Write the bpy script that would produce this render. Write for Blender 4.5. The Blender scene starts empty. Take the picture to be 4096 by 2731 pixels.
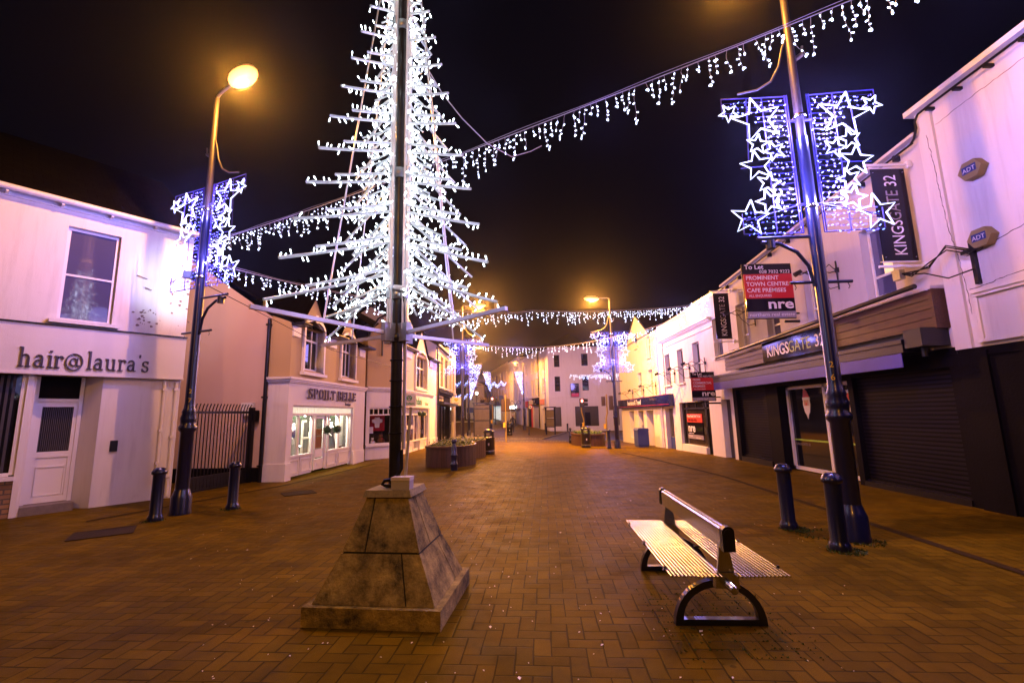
import bpy, math, random
from mathutils import Vector, Matrix
random.seed(11)
R = math.radians
sc = bpy.context.scene
COL = sc.collection

# ------------------------------------------------------------------ helpers
def gz(x, y):
    """height of the ground: the street falls a little to the right and climbs in the distance"""
    d = -0.024*max(0, min(y, 34)-17)*min(1, max(0, (x+4)/11.5))
    return d + .025*max(0, y-50)

class MB:
    def __init__(s): s.v = []; s.f = []; s.m = []; s.sm = []
    def add(s, vs, fs, mi=0, smooth=False):
        o = len(s.v); s.v += [tuple(p) for p in vs]
        for f in fs: s.f.append(tuple(i+o for i in f)); s.m.append(mi); s.sm.append(smooth)
    def box(s, x0, x1, y0, y1, z0, z1, mi=0, M=None):
        vs = [Vector((x, y, z)) for z in (z0, z1) for y in (y0, y1) for x in (x0, x1)]
        if M: vs = [M @ p for p in vs]
        s.add(vs, [(0,2,3,1),(4,5,7,6),(0,1,5,4),(2,6,7,3),(0,4,6,2),(1,3,7,5)], mi)
        return s
    def quad(s, a, b, c, d, mi=0): s.add([a,b,c,d], [(0,1,2,3)], mi); return s
    def poly(s, pts, mi=0): s.add(pts, [tuple(range(len(pts)))], mi); return s
    def tube(s, pts, r, n=8, mi=0, cap=True, flat=None):
        pts = [Vector(p) for p in pts]; N = len(pts)
        rs = r if isinstance(r, (list, tuple)) else [r]*N
        vs = []; ref = None
        for i, p in enumerate(pts):
            t = (pts[min(i+1, N-1)]-pts[max(i-1, 0)])
            if t.length < 1e-9: t = Vector((0,0,1))
            t.normalize()
            if ref is None: ref = Vector((0,0,1)) if abs(t.z) < .9 else Vector((1,0,0))
            a = t.cross(ref)
            if a.length < 1e-4: a = t.cross(Vector((0,1,0)))
            a.normalize(); b = a.cross(t); ref = b
            for k in range(n):
                an = 2*math.pi*(k+.5)/n
                vs.append(p + a*math.cos(an)*rs[i] + b*math.sin(an)*rs[i]*(flat or 1))
        fs = [(i*n+k, i*n+(k+1)%n, (i+1)*n+(k+1)%n, (i+1)*n+k) for i in range(N-1) for k in range(n)]
        s.add(vs, fs, mi, n > 4)
        if cap:
            s.add(vs[:n], [tuple(reversed(range(n)))], mi); s.add(vs[-n:], [tuple(range(n))], mi)
        return s
    def lathe(s, prof, n=20, c=(0,0,0), mi=0, cap=True):
        vs = []
        for r, z in prof:
            for k in range(n):
                a = 2*math.pi*k/n; vs.append((c[0]+r*math.cos(a), c[1]+r*math.sin(a), c[2]+z))
        P = len(prof)
        fs = [(i*n+k, i*n+(k+1)%n, (i+1)*n+(k+1)%n, (i+1)*n+k) for i in range(P-1) for k in range(n)]
        s.add(vs, fs, mi, True)
        if cap:
            s.add(vs[:n], [tuple(reversed(range(n)))], mi); s.add(vs[-n:], [tuple(range(n))], mi)
        return s
    def prism(s, poly, z0, z1, mi=0):
        n = len(poly)
        s.add([(x,y,z0) for x,y in poly]+[(x,y,z1) for x,y in poly],
              [tuple(reversed(range(n))), tuple(range(n,2*n))]+[(i,(i+1)%n,n+(i+1)%n,n+i) for i in range(n)], mi)
        return s
    def plate(s, poly, y0, y1, mi=0):
        """poly in x,z extruded along y"""
        n = len(poly)
        s.add([(x,y0,z) for x,z in poly]+[(x,y1,z) for x,z in poly],
              [tuple(range(n)), tuple(reversed(range(n,2*n)))]+[((i+1)%n,i,n+i,n+(i+1)%n) for i in range(n)], mi)
        return s
    def mesh(s, name, mats):
        me = bpy.data.meshes.new(name); me.from_pydata(s.v, [], s.f)
        for m in (mats if isinstance(mats, (list, tuple)) else [mats]): me.materials.append(m)
        me.polygons.foreach_set('material_index', s.m)
        me.polygons.foreach_set('use_smooth', s.sm)
        me.update(); return me
    def build(s, name, mats, parent=None, label=None):
        return link(name, s.mesh(name, mats), parent, label)

def link(name, data, parent=None, label=None, loc=None, rotz=0, M=None):
    o = bpy.data.objects.new(name, data); COL.objects.link(o)
    if parent: o.parent = parent
    if loc: o.location = loc
    if rotz: o.rotation_euler = (0,0,rotz)
    if M: o.matrix_local = M
    if label: o['label'] = label
    return o
def tag(o, label, cat, group=None):
    o['label'] = label; o['category'] = cat
    if group: o['group'] = group
    return o
def thing(name, label, cat, loc=(0,0,0), rotz=0, group=None):
    o = link(name, None, loc=loc); o.rotation_euler = (0,0,rotz); o.empty_display_size = .3
    return tag(o, label, cat, group)
def dup(o, loc=None, rotz=None, label=None, parent=None):
    c = o.copy(); COL.objects.link(c); c.parent = parent
    if loc: c.location = loc
    if rotz is not None: c.rotation_euler = (0,0,rotz)
    if label: c['label'] = label
    for ch in [k for k in KIDS(o)]:
        dup(ch, parent=c)
    return c
def KIDS(o): return [k for k in COL.objects if k.parent == o]
def struct(o): o['kind'] = 'structure'; return o

# ------------------------------------------------------------------ materials
def mat(name, col, rough=.6, metal=0, spec=.5, noise=0, nscale=4, bump=0, bscale=40, col2=None, emit=None, es=0, trans=0, coat=0):
    m = bpy.data.materials.new(name); m.use_nodes = True
    nt = m.node_tree; b = nt.nodes['Principled BSDF']
    b.inputs['Base Color'].default_value = (*col, 1); b.inputs['Roughness'].default_value = rough
    b.inputs['Metallic'].default_value = metal; b.inputs['Specular IOR Level'].default_value = spec
    b.inputs['Coat Weight'].default_value = coat
    if trans: b.inputs['Transmission Weight'].default_value = trans
    if emit: b.inputs['Emission Color'].default_value = (*emit, 1); b.inputs['Emission Strength'].default_value = es
    if noise or bump or col2:
        tc = nt.nodes.new('ShaderNodeTexCoord')
    if noise or col2:
        n = nt.nodes.new('ShaderNodeTexNoise'); n.inputs['Scale'].default_value = nscale; n.inputs['Detail'].default_value = 7; n.inputs['Roughness'].default_value = .65
        nt.links.new(tc.outputs['Object'], n.inputs['Vector'])
        cr = nt.nodes.new('ShaderNodeValToRGB'); cr.color_ramp.elements[0].position = .3; cr.color_ramp.elements[1].position = .7
        c2 = col2 or tuple(c*(1-noise) for c in col)
        cr.color_ramp.elements[0].color = (*c2, 1); cr.color_ramp.elements[1].color = (*col, 1)
        nt.links.new(n.outputs['Fac'], cr.inputs['Fac']); nt.links.new(cr.outputs['Color'], b.inputs['Base Color'])
    if bump:
        n2 = nt.nodes.new('ShaderNodeTexNoise'); n2.inputs['Scale'].default_value = bscale; n2.inputs['Detail'].default_value = 5
        nt.links.new(tc.outputs['Object'], n2.inputs['Vector'])
        bp = nt.nodes.new('ShaderNodeBump'); bp.inputs['Strength'].default_value = bump; bp.inputs['Distance'].default_value = .01
        nt.links.new(n2.outputs['Fac'], bp.inputs['Height']); nt.links.new(bp.outputs['Normal'], b.inputs['Normal'])
    return m
def emis(name, col, s, sample=False):
    m = mat(name, (.6,.6,.6), .3, emit=col, es=s)
    if not sample: m.cycles.emission_sampling = 'NONE'
    return m

class NT:
    """tiny helper for math node chains"""
    def __init__(s, nt): s.nt = nt
    def m(s, op, a, b=None, c=None):
        n = s.nt.nodes.new('ShaderNodeMath'); n.operation = op
        for i, v in enumerate((a, b, c)):
            if v is None: continue
            if isinstance(v, (int, float)): n.inputs[i].default_value = v
            else: s.nt.links.new(v, n.inputs[i])
        return n.outputs[0]

def herringbone(name, w, c1, c2, cm, rot=0, rough=.65):
    m = bpy.data.materials.new(name); m.use_nodes = True; nt = m.node_tree; b = nt.nodes['Principled BSDF']; q = NT(nt); L = nt.links
    geo = nt.nodes.new('ShaderNodeNewGeometry'); mp = nt.nodes.new('ShaderNodeMapping'); mp.inputs['Rotation'].default_value = (0,0,rot)
    wob = nt.nodes.new('ShaderNodeTexNoise'); wob.inputs['Scale'].default_value = 1.3
    L.new(geo.outputs['Position'], wob.inputs['Vector'])
    vm = nt.nodes.new('ShaderNodeVectorMath'); vm.operation = 'MULTIPLY_ADD'; vm.inputs[1].default_value = (.035,.035,0)
    L.new(wob.outputs['Color'], vm.inputs[0]); L.new(geo.outputs['Position'], vm.inputs[2])
    L.new(vm.outputs[0], mp.inputs['Vector'])
    sp = nt.nodes.new('ShaderNodeSeparateXYZ'); L.new(mp.outputs[0], sp.inputs[0])
    x = q.m('DIVIDE', sp.outputs[0], w); y = q.m('DIVIDE', sp.outputs[1], w)
    i = q.m('FLOOR', x); j = q.m('FLOOR', y); fx = q.m('SUBTRACT', x, i); fy = q.m('SUBTRACT', y, j)
    k = q.m('FLOORED_MODULO', q.m('ADD', q.m('SUBTRACT', i, j), .5), 4); k = q.m('FLOOR', k)
    hor = q.m('LESS_THAN', k, 1.5)
    first = q.m('ADD', q.m('COMPARE', k, 0, .1), q.m('COMPARE', k, 3, .1))
    sec = q.m('SUBTRACT', 1, first)
    def mix(a, bb): return q.m('ADD', q.m('MULTIPLY', hor, a), q.m('MULTIPLY', q.m('SUBTRACT', 1, hor), bb))
    u = q.m('ADD', mix(fx, fy), sec); v = mix(fy, fx)
    d = q.m('MINIMUM', q.m('MINIMUM', u, q.m('SUBTRACT', 2, u)), q.m('MINIMUM', v, q.m('SUBTRACT', 1, v)))
    idx = q.m('SUBTRACT', i, q.m('MULTIPLY', hor, sec)); idy = q.m('SUBTRACT', j, q.m('MULTIPLY', q.m('SUBTRACT', 1, hor), sec))
    cb = nt.nodes.new('ShaderNodeCombineXYZ'); L.new(idx, cb.inputs[0]); L.new(idy, cb.inputs[1])
    wn = nt.nodes.new('ShaderNodeTexWhiteNoise'); wn.noise_dimensions = '2D'; L.new(cb.outputs[0], wn.inputs['Vector'])
    jn = nt.nodes.new('ShaderNodeTexNoise'); jn.inputs['Scale'].default_value = 3.1; jn.inputs['Detail'].default_value = 4; L.new(geo.outputs['Position'], jn.inputs['Vector'])
    jw = nt.nodes.new('ShaderNodeMapRange'); jw.inputs['From Min'].default_value = .38; jw.inputs['From Max'].default_value = .66; jw.inputs['To Min'].default_value = .0; jw.inputs['To Max'].default_value = .07; L.new(jn.outputs['Fac'], jw.inputs['Value'])
    sm = nt.nodes.new('ShaderNodeMapRange'); sm.interpolation_type = 'SMOOTHSTEP'; sm.inputs['From Min'].default_value = .0
    L.new(q.m('ADD', jw.outputs[0], .045), sm.inputs['From Max'])
    L.new(d, sm.inputs['Value'])
    mc = nt.nodes.new('ShaderNodeMix'); mc.data_type = 'RGBA'; mc.inputs[6].default_value = (*c1,1); mc.inputs[7].default_value = (*c2,1); L.new(wn.outputs['Value'], mc.inputs[0])
    big = nt.nodes.new('ShaderNodeTexNoise'); big.inputs['Scale'].default_value = .7; big.inputs['Detail'].default_value = 8; big.inputs['Roughness'].default_value = .7; L.new(geo.outputs['Position'], big.inputs['Vector'])
    br = nt.nodes.new('ShaderNodeMapRange'); br.inputs['From Min'].default_value = .3; br.inputs['From Max'].default_value = .7; br.inputs['To Min'].default_value = .52; br.inputs['To Max'].default_value = 1.32; L.new(big.outputs['Fac'], br.inputs['Value'])
    fine = nt.nodes.new('ShaderNodeTexNoise'); fine.inputs['Scale'].default_value = 260; fine.inputs['Detail'].default_value = 3; L.new(geo.outputs['Position'], fine.inputs['Vector'])
    fr = nt.nodes.new('ShaderNodeMapRange'); fr.inputs['From Min'].default_value = .35; fr.inputs['From Max'].default_value = .7; fr.inputs['To Min'].default_value = .6; fr.inputs['To Max'].default_value = 1.5; L.new(fine.outputs['Fac'], fr.inputs['Value'])
    mul = nt.nodes.new('ShaderNodeVectorMath'); mul.operation = 'SCALE'; L.new(mc.outputs[2], mul.inputs[0]); L.new(q.m('MULTIPLY', br.outputs[0], fr.outputs[0]), mul.inputs['Scale'])
    mo = nt.nodes.new('ShaderNodeMix'); mo.data_type = 'RGBA'; mo.inputs[6].default_value = (*cm,1); L.new(sm.outputs[0], mo.inputs[0]); L.new(mul.outputs[0], mo.inputs[7])
    st = nt.nodes.new('ShaderNodeTexNoise'); st.inputs['Scale'].default_value = 2.6; st.inputs['Detail'].default_value = 9; st.inputs['Roughness'].default_value = .75; L.new(geo.outputs['Position'], st.inputs['Vector'])
    sr = nt.nodes.new('ShaderNodeMapRange'); sr.inputs['From Min'].default_value = .52; sr.inputs['From Max'].default_value = .72; sr.inputs['To Min'].default_value = 0; sr.inputs['To Max'].default_value = .6; L.new(st.outputs['Fac'], sr.inputs['Value'])
    gum = nt.nodes.new('ShaderNodeTexVoronoi'); gum.inputs['Scale'].default_value = 1.9; L.new(geo.outputs['Position'], gum.inputs['Vector'])
    gr = nt.nodes.new('ShaderNodeMapRange'); gr.inputs['From Min'].default_value = .035; gr.inputs['From Max'].default_value = .05; gr.inputs['To Min'].default_value = .55; gr.inputs['To Max'].default_value = 0; L.new(gum.outputs['Distance'], gr.inputs['Value'])
    ms = nt.nodes.new('ShaderNodeMix'); ms.data_type = 'RGBA'; L.new(q.m('MAXIMUM', sr.outputs[0], gr.outputs[0]), ms.inputs[0]); L.new(mo.outputs[2], ms.inputs[6]); ms.inputs[7].default_value = (c2[0]*.3, c2[1]*.32, c2[2]*.4, 1)
    rr = nt.nodes.new('ShaderNodeMapRange'); rr.inputs['From Min'].default_value = .3; rr.inputs['From Max'].default_value = .7; rr.inputs['To Min'].default_value = rough+.16; rr.inputs['To Max'].default_value = rough-.14; L.new(st.outputs['Fac'], rr.inputs['Value'])
    b.inputs['Specular IOR Level'].default_value = .02; L.new(ms.outputs[2], b.inputs['Base Color']); L.new(rr.outputs[0], b.inputs['Roughness'])
    hgt = q.m('ADD', q.m('ADD', sm.outputs[0], q.m('MULTIPLY', fine.outputs['Fac'], .5)), q.m('MULTIPLY', wn.outputs['Value'], .35))
    bp = nt.nodes.new('ShaderNodeBump'); bp.inputs['Strength'].default_value = .55; bp.inputs['Distance'].default_value = .006
    L.new(hgt, bp.inputs['Height']); L.new(bp.outputs['Normal'], b.inputs['Normal'])
    return m

def painted(name, col, dirt=(.25,.2,.16), amt=.5, rough=.7, scale=1.2):
    """painted render: blotches, vertical run marks, fine bump"""
    m = bpy.data.materials.new(name); m.use_nodes = True; nt = m.node_tree; b = nt.nodes['Principled BSDF']; L = nt.links; q = NT(nt)
    tc = nt.nodes.new('ShaderNodeTexCoord')
    mp = nt.nodes.new('ShaderNodeMapping'); mp.inputs['Scale'].default_value = (3.5, 3.5, .35); L.new(tc.outputs['Object'], mp.inputs[0])
    n1 = nt.nodes.new('ShaderNodeTexNoise'); n1.inputs['Scale'].default_value = scale; n1.inputs['Detail'].default_value = 9; n1.inputs['Roughness'].default_value = .7; L.new(mp.outputs[0], n1.inputs['Vector'])
    n2 = nt.nodes.new('ShaderNodeTexNoise'); n2.inputs['Scale'].default_value = 2.3; n2.inputs['Detail'].default_value = 10; n2.inputs['Roughness'].default_value = .75; L.new(tc.outputs['Object'], n2.inputs['Vector'])
    r1 = nt.nodes.new('ShaderNodeMapRange'); r1.inputs['From Min'].default_value = .5; r1.inputs['From Max'].default_value = .85; L.new(n1.outputs['Fac'], r1.inputs['Value'])
    r2 = nt.nodes.new('ShaderNodeMapRange'); r2.inputs['From Min'].default_value = .62; r2.inputs['From Max'].default_value = .8; L.new(n2.outputs['Fac'], r2.inputs['Value'])
    f = q.m('MULTIPLY', q.m('MINIMUM', q.m('ADD', r1.outputs[0], r2.outputs[0]), 1), amt)
    mx = nt.nodes.new('ShaderNodeMix'); mx.data_type = 'RGBA'; mx.inputs[6].default_value = (*col,1); mx.inputs[7].default_value = (*dirt,1); L.new(f, mx.inputs[0])
    L.new(mx.outputs[2], b.inputs['Base Color']); b.inputs['Roughness'].default_value = rough
    n3 = nt.nodes.new('ShaderNodeTexNoise'); n3.inputs['Scale'].default_value = 60; n3.inputs['Detail'].default_value = 6; L.new(tc.outputs['Object'], n3.inputs['Vector'])
    bp = nt.nodes.new('ShaderNodeBump'); bp.inputs['Strength'].default_value = .25; bp.inputs['Distance'].default_value = .006
    L.new(q.m('ADD', n3.outputs['Fac'], q.m('MULTIPLY', n2.outputs['Fac'], 3)), bp.inputs['Height']); L.new(bp.outputs['Normal'], b.inputs['Normal'])
    return m

def brickmat(name, c1, c2, cm, bw, bh, ms=.01, rough=.8, axes='xz', bump=.4):
    m = bpy.data.materials.new(name); m.use_nodes = True; nt = m.node_tree; b = nt.nodes['Principled BSDF']; L = nt.links
    tc = nt.nodes.new('ShaderNodeTexCoord'); sp = nt.nodes.new('ShaderNodeSeparateXYZ'); L.new(tc.outputs['Object'], sp.inputs[0])
    cb = nt.nodes.new('ShaderNodeCombineXYZ'); L.new(sp.outputs['XYZ'.index(axes[0].upper())], cb.inputs[0]); L.new(sp.outputs['XYZ'.index(axes[1].upper())], cb.inputs[1])
    t = nt.nodes.new('ShaderNodeTexBrick'); t.inputs['Scale'].default_value = 1; t.inputs['Brick Width'].default_value = bw; t.inputs['Row Height'].default_value = bh; t.inputs['Mortar Size'].default_value = ms
    t.inputs['Color1'].default_value = (*c1,1); t.inputs['Color2'].default_value = (*c2,1); t.inputs['Mortar'].default_value = (*cm,1)
    L.new(cb.outputs[0], t.inputs['Vector']); L.new(t.outputs['Color'], b.inputs['Base Color']); b.inputs['Roughness'].default_value = rough
    bp = nt.nodes.new('ShaderNodeBump'); bp.inputs['Strength'].default_value = bump; bp.inputs['Distance'].default_value = -.01
    L.new(t.outputs['Fac'], bp.inputs['Height']); L.new(bp.outputs['Normal'], b.inputs['Normal'])
    return m

def lowspec(m, v=.08):
    m.node_tree.nodes['Principled BSDF'].inputs['Specular IOR Level'].default_value = v
def glassmat():
    m = bpy.data.materials.new('clear_glass'); m.use_nodes = True; nt = m.node_tree; L = nt.links
    b = nt.nodes['Principled BSDF']; nt.nodes.remove(b); out = nt.nodes['Material Output']
    t = nt.nodes.new('ShaderNodeBsdfTransparent'); g = nt.nodes.new('ShaderNodeBsdfGlossy'); g.inputs['Roughness'].default_value = .02
    lw = nt.nodes.new('ShaderNodeLayerWeight'); lw.inputs['Blend'].default_value = .5; mx = nt.nodes.new('ShaderNodeMixShader'); q = NT(nt)
    L.new(q.m('MULTIPLY_ADD', q.m('POWER', lw.outputs['Facing'], 4.0), .7, .035), mx.inputs[0]); L.new(t.outputs[0], mx.inputs[1]); L.new(g.outputs[0], mx.inputs[2]); L.new(mx.outputs[0], out.inputs['Surface'])
    return m

def stonemat(name):
    m = bpy.data.materials.new(name); m.use_nodes = True; nt = m.node_tree; b = nt.nodes['Principled BSDF']; L = nt.links; q = NT(nt)
    tc = nt.nodes.new('ShaderNodeTexCoord')
    n1 = nt.nodes.new('ShaderNodeTexNoise'); n1.inputs['Scale'].default_value = 4.6; n1.inputs['Detail'].default_value = 10; n1.inputs['Roughness'].default_value = .72; L.new(tc.outputs['Object'], n1.inputs['Vector'])
    cr = nt.nodes.new('ShaderNodeValToRGB'); e = cr.color_ramp.elements; e[0].position = .36; e[0].color = (.05,.042,.012,1); e[1].position = .68; e[1].color = (.66,.50,.13,1)
    k = e.new(.5); k.color = (.30,.23,.06,1)
    L.new(n1.outputs['Fac'], cr.inputs['Fac'])
    vo = nt.nodes.new('ShaderNodeTexVoronoi'); vo.inputs['Scale'].default_value = 70; L.new(tc.outputs['Object'], vo.inputs['Vector'])
    vr = nt.nodes.new('ShaderNodeMapRange'); vr.inputs['From Min'].default_value = .05; vr.inputs['From Max'].default_value = .2; vr.inputs['To Min'].default_value = .55; vr.inputs['To Max'].default_value = 0; L.new(vo.outputs['Distance'], vr.inputs['Value'])
    n2 = nt.nodes.new('ShaderNodeTexNoise'); n2.inputs['Scale'].default_value = 6; n2.inputs['Detail'].default_value = 5; L.new(tc.outputs['Object'], n2.inputs['Vector'])
    msk = nt.nodes.new('ShaderNodeMapRange'); msk.inputs['From Min'].default_value = .5; msk.inputs['From Max'].default_value = .62; L.new(n2.outputs['Fac'], msk.inputs['Value'])
    mx = nt.nodes.new('ShaderNodeMix'); mx.data_type = 'RGBA'; L.new(q.m('MULTIPLY', vr.outputs[0], msk.outputs[0]), mx.inputs[0]); L.new(cr.outputs['Color'], mx.inputs[6]); mx.inputs[7].default_value = (.75,.66,.38,1)
    L.new(mx.outputs[2], b.inputs['Base Color']); b.inputs['Roughness'].default_value = .9
    n3 = nt.nodes.new('ShaderNodeTexNoise'); n3.inputs['Scale'].default_value = 45; n3.inputs['Detail'].default_value = 8; n3.inputs['Roughness'].default_value = .7; L.new(tc.outputs['Object'], n3.inputs['Vector'])
    bp = nt.nodes.new('ShaderNodeBump'); bp.inputs['Strength'].default_value = 1; bp.inputs['Distance'].default_value = .03
    L.new(n3.outputs['Fac'], bp.inputs['Height']); L.new(bp.outputs['Normal'], b.inputs['Normal'])
    return m

def woodmat(name, c1, c2, axis=(1,18,18), rough=.55):
    m = bpy.data.materials.new(name); m.use_nodes = True; nt = m.node_tree; b = nt.nodes['Principled BSDF']; L = nt.links
    tc = nt.nodes.new('ShaderNodeTexCoord'); mp = nt.nodes.new('ShaderNodeMapping'); mp.inputs['Scale'].default_value = axis; L.new(tc.outputs['Object'], mp.inputs[0])
    n = nt.nodes.new('ShaderNodeTexNoise'); n.inputs['Scale'].default_value = 2.2; n.inputs['Detail'].default_value = 8; n.inputs['Roughness'].default_value = .7; L.new(mp.outputs[0], n.inputs['Vector'])
    cr = nt.nodes.new('ShaderNodeValToRGB'); cr.color_ramp.elements[0].position = .32; cr.color_ramp.elements[1].position = .68
    cr.color_ramp.elements[0].color = (*c1,1); cr.color_ramp.elements[1].color = (*c2,1); L.new(n.outputs['Fac'], cr.inputs['Fac'])
    L.new(cr.outputs['Color'], b.inputs['Base Color']); b.inputs['Roughness'].default_value = rough
    bp = nt.nodes.new('ShaderNodeBump'); bp.inputs['Strength'].default_value = .3; bp.inputs['Distance'].default_value = .004; L.new(n.outputs['Fac'], bp.inputs['Height']); L.new(bp.outputs['Normal'], b.inputs['Normal'])
    return m

M = dict(
 white=painted('white_painted_render', (.74,.72,.70), amt=.30),
 white_old=painted('old_white_painted_render', (.72,.70,.68), (.22,.18,.15), amt=.38, scale=1.6),
 lilac=painted('pale_grey_render', (.60,.57,.58), amt=.28),
 cream=painted('cream_render', (.62,.55,.44), amt=.25),
 tan=painted('tan_render', (.50,.36,.17), (.3,.2,.1), amt=.25),
 pink=painted('pale_pink_render', (.60,.46,.40), (.35,.25,.2), amt=.2),
 trim=mat('white_trim_paint', (.78,.76,.72), .45, noise=.12, nscale=8, bump=.1),
 pvc=mat('white_plastic_frame', (.78,.77,.76), .3),
 pane=mat('dark_window_glass', (.012,.013,.017), .04, spec=.8, noise=.3, nscale=1.5),
 pane_blue=mat('curtained_window_glass', (.12,.12,.24), .05, spec=1, coat=1, metal=.3),
 blind=mat('drawn_blind', (.45,.42,.40), .6, noise=.2, nscale=6),
 clear=glassmat(),
 slate=brickmat('slate_roof', (.005,.004,.004), (.007,.006,.005), (.003,.002,.002), .28, .2, .008, .6, 'xy'),
 black=mat('black_gloss_paint', (.006,.006,.008), .35, noise=.3, nscale=3, bump=.1),
 blackwall=mat('black_painted_wall', (.007,.006,.008), .6, spec=.06, noise=.4, nscale=2, bump=.3, bscale=30),
 blue=mat('dark_blue_enamel', (.005,.008,.038), .28, coat=.4, bump=.12, bscale=25),
 navy=mat('navy_sign_board', (.01,.014,.09), .15),
 steel=mat('polished_steel', (.56,.58,.62), .22, metal=1, noise=.15, nscale=12),
 galv=mat('galvanised_steel', (.45,.46,.46), .38, metal=.9, noise=.25, nscale=20),
 alu=mat('bare_aluminium', (.72,.72,.72), .35, metal=.85),
 polemetal=mat('weathered_dark_pole', (.012,.013,.012), .3, metal=.4, noise=.5, nscale=9, bump=.25, bscale=50, col2=(.03,.028,.02)),
 conduit=mat('grey_plastic_conduit', (.40,.38,.32), .5),
 rubber=mat('black_cable', (.006,.006,.006), .45, spec=.2),
 wire=mat('white_flex', (.45,.42,.48), .5),
 stone=stonemat('weathered_sandstone_concrete'),
 cap=mat('granite_cap', (.34,.28,.11), .85, noise=.5, nscale=30, bump=.4, bscale=60),
 joint=mat('mossy_joint', (.012,.014,.008), .95),
 wood=woodmat('stained_cedar_boards', (.025,.010,.005), (.10,.040,.016)),
 planter=woodmat('dark_stained_planks', (.030,.012,.007), (.085,.035,.018), (14,14,1)),
 brickriser=brickmat('yellow_brick', (.33,.20,.09), (.22,.13,.06), (.10,.08,.06), .24, .085, .012),
 shutter=brickmat('roller_shutter_slats', (.014,.012,.017), (.011,.009,.014), (.001,.001,.002), 30, .078, .018, .5, 'xz', 1.0),
 shutter_pale=brickmat('pale_shutter_slats', (.50,.47,.50), (.46,.44,.46), (.14,.13,.14), 30, .1, .012, .45, 'xz', 1.0),
 red=mat('red_print', (.55,.02,.025), .35), signblack=mat('black_print', (.007,.006,.010), .08, spec=.25), signwhite=mat('white_print', (.85,.83,.85), .4),
 signgrey=mat('grey_print', (.30,.27,.30), .4), green=mat('green_print', (.05,.25,.06), .4), olive=mat('lime_print', (.30,.42,.10), .4),
 amber=mat('amber_print', (.75,.42,.06), .4), orange=mat('orange_render', (.65,.22,.05), .6), bluepaint=mat('blue_painted_panel', (.03,.05,.22), .5),
 yellow=mat('yellow_plastic', (.75,.48,.03), .4), poleyellow=mat('ochre_painted_pole', (.30,.22,.07), .5), dkbrown=mat('brown_housing', (.05,.03,.02), .5),
 letters=mat('dark_violet_letters', (.05,.04,.07), .4), lettershade=mat('violet_grey_letters', (.10,.08,.13), .35),  # second tone holds the violet shading of the letter sides
 skin=mat('skin', (.45,.28,.2), .6), coatdark=mat('dark_clothing', (.02,.02,.03), .9), hair=mat('dark_hair', (.02,.015,.01), .7),
 mannequin=mat('white_mannequin', (.85,.85,.82), .4), gown=mat('pale_sequinned_gown', (.5,.45,.38), .4, noise=.4, nscale=40), darkdress=mat('black_dress', (.012,.012,.018), .7),
 navycloth=mat('navy_bolero', (.02,.03,.12), .6),
 paper=mat('white_paper', (.75,.73,.70), .7), redcloth=mat('red_cloth', (.35,.01,.02), .8), browncloth=mat('brown_fur', (.16,.07,.03), .9),
 leaf=mat('dark_evergreen_leaves', (.03,.10,.03), .6, noise=.5, nscale=20), bedleaf=mat('bedding_leaves', (.05,.13,.03), .6, noise=.6, nscale=14, col2=(.10,.14,.04)),
 flower=mat('pale_petals', (.75,.70,.62), .7), soil=mat('potting_soil', (.03,.02,.012), .95, bump=.5),
 moss=mat('moss_and_weeds', (.05,.09,.015), .95, noise=.5, nscale=30, bump=.8, bscale=70), litter=mat('pale_litter', (.8,.72,.6), .8),
 graniteplate=mat('inspection_cover_iron', (.03,.02,.01), .7, spec=.1, bump=.3, bscale=80),
 tarmac=mat('wet_tarmac', (.035,.032,.03), .55, noise=.4, nscale=3, bump=.5, bscale=120),
 marking=mat('road_paint', (.7,.68,.62), .6, noise=.3, nscale=12), kerbstone=mat('grey_kerbstone', (.22,.19,.16), .8, noise=.3, nscale=9, bump=.3),
 tactile=mat('buff_tactile_slabs', (.36,.31,.22), .8, noise=.3, nscale=5, bump=.5, bscale=30),
 hexbox=mat('brass_coloured_alarm_box', (.34,.26,.10), .4), alarmwhite=mat('white_alarm_box', (.7,.7,.7), .4),
 rod=mat('glowing_acrylic_rod', (.45,.47,.47), .25, spec=.8, trans=.25, emit=(.75,.9,1), es=.16),  # faint emission stands for the bulbs' light caught in the rods
 binblack=mat('black_moulded_bin', (.014,.014,.013), .3, coat=.3),
)
M['rod'].cycles.emission_sampling = 'NONE'; lowspec(M['shutter']); lowspec(M['slate'], .0)
M['led_white'] = emis('white_led_bulb', (.80,.92,1.0), 9)
M['led_cool'] = emis('icicle_led_bulb', (.62,.72,1.0), 5)
M['led_blue'] = emis('blue_led_bulb', (.010,.022,1.0), 3.6)
M['led_bluebright'] = emis('bright_blue_led_bulb', (.16,.28,1.0), 5)
M['rope'] = emis('white_rope_light', (.60,.72,1.0), 2.2)
M['sodium'] = emis('lit_sodium_bowl', (1.0,.40,.06), 2.6)
M['warmlit'] = emis('lit_shop_interior', (1.0,.93,.68), 3.2)
M['shoplight'] = emis('shop_spotlight', (1.0,.95,.8), 14)
M['coldlit'] = emis('lit_far_shop_window', (.75,.95,1.0), 2.2)
M['farsign'] = emis('lit_far_shop_sign', (.9,1.0,.95), 6)
M['redman'] = emis('lit_red_signal', (1.0,.35,.32), 9)
M['redglow'] = emis('red_signal_lens', (1.0,.02,.02), 1.2)
M['flood'] = emis('lit_floodlight_lens', (.95,.93,1.0), 10)
M['roomglow'] = emis('lit_room_behind_window', (1.0,.62,.12), 1.1)
M['whitelight'] = emis('white_globe_lamp', (1.0,.95,.85), 8)

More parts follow.
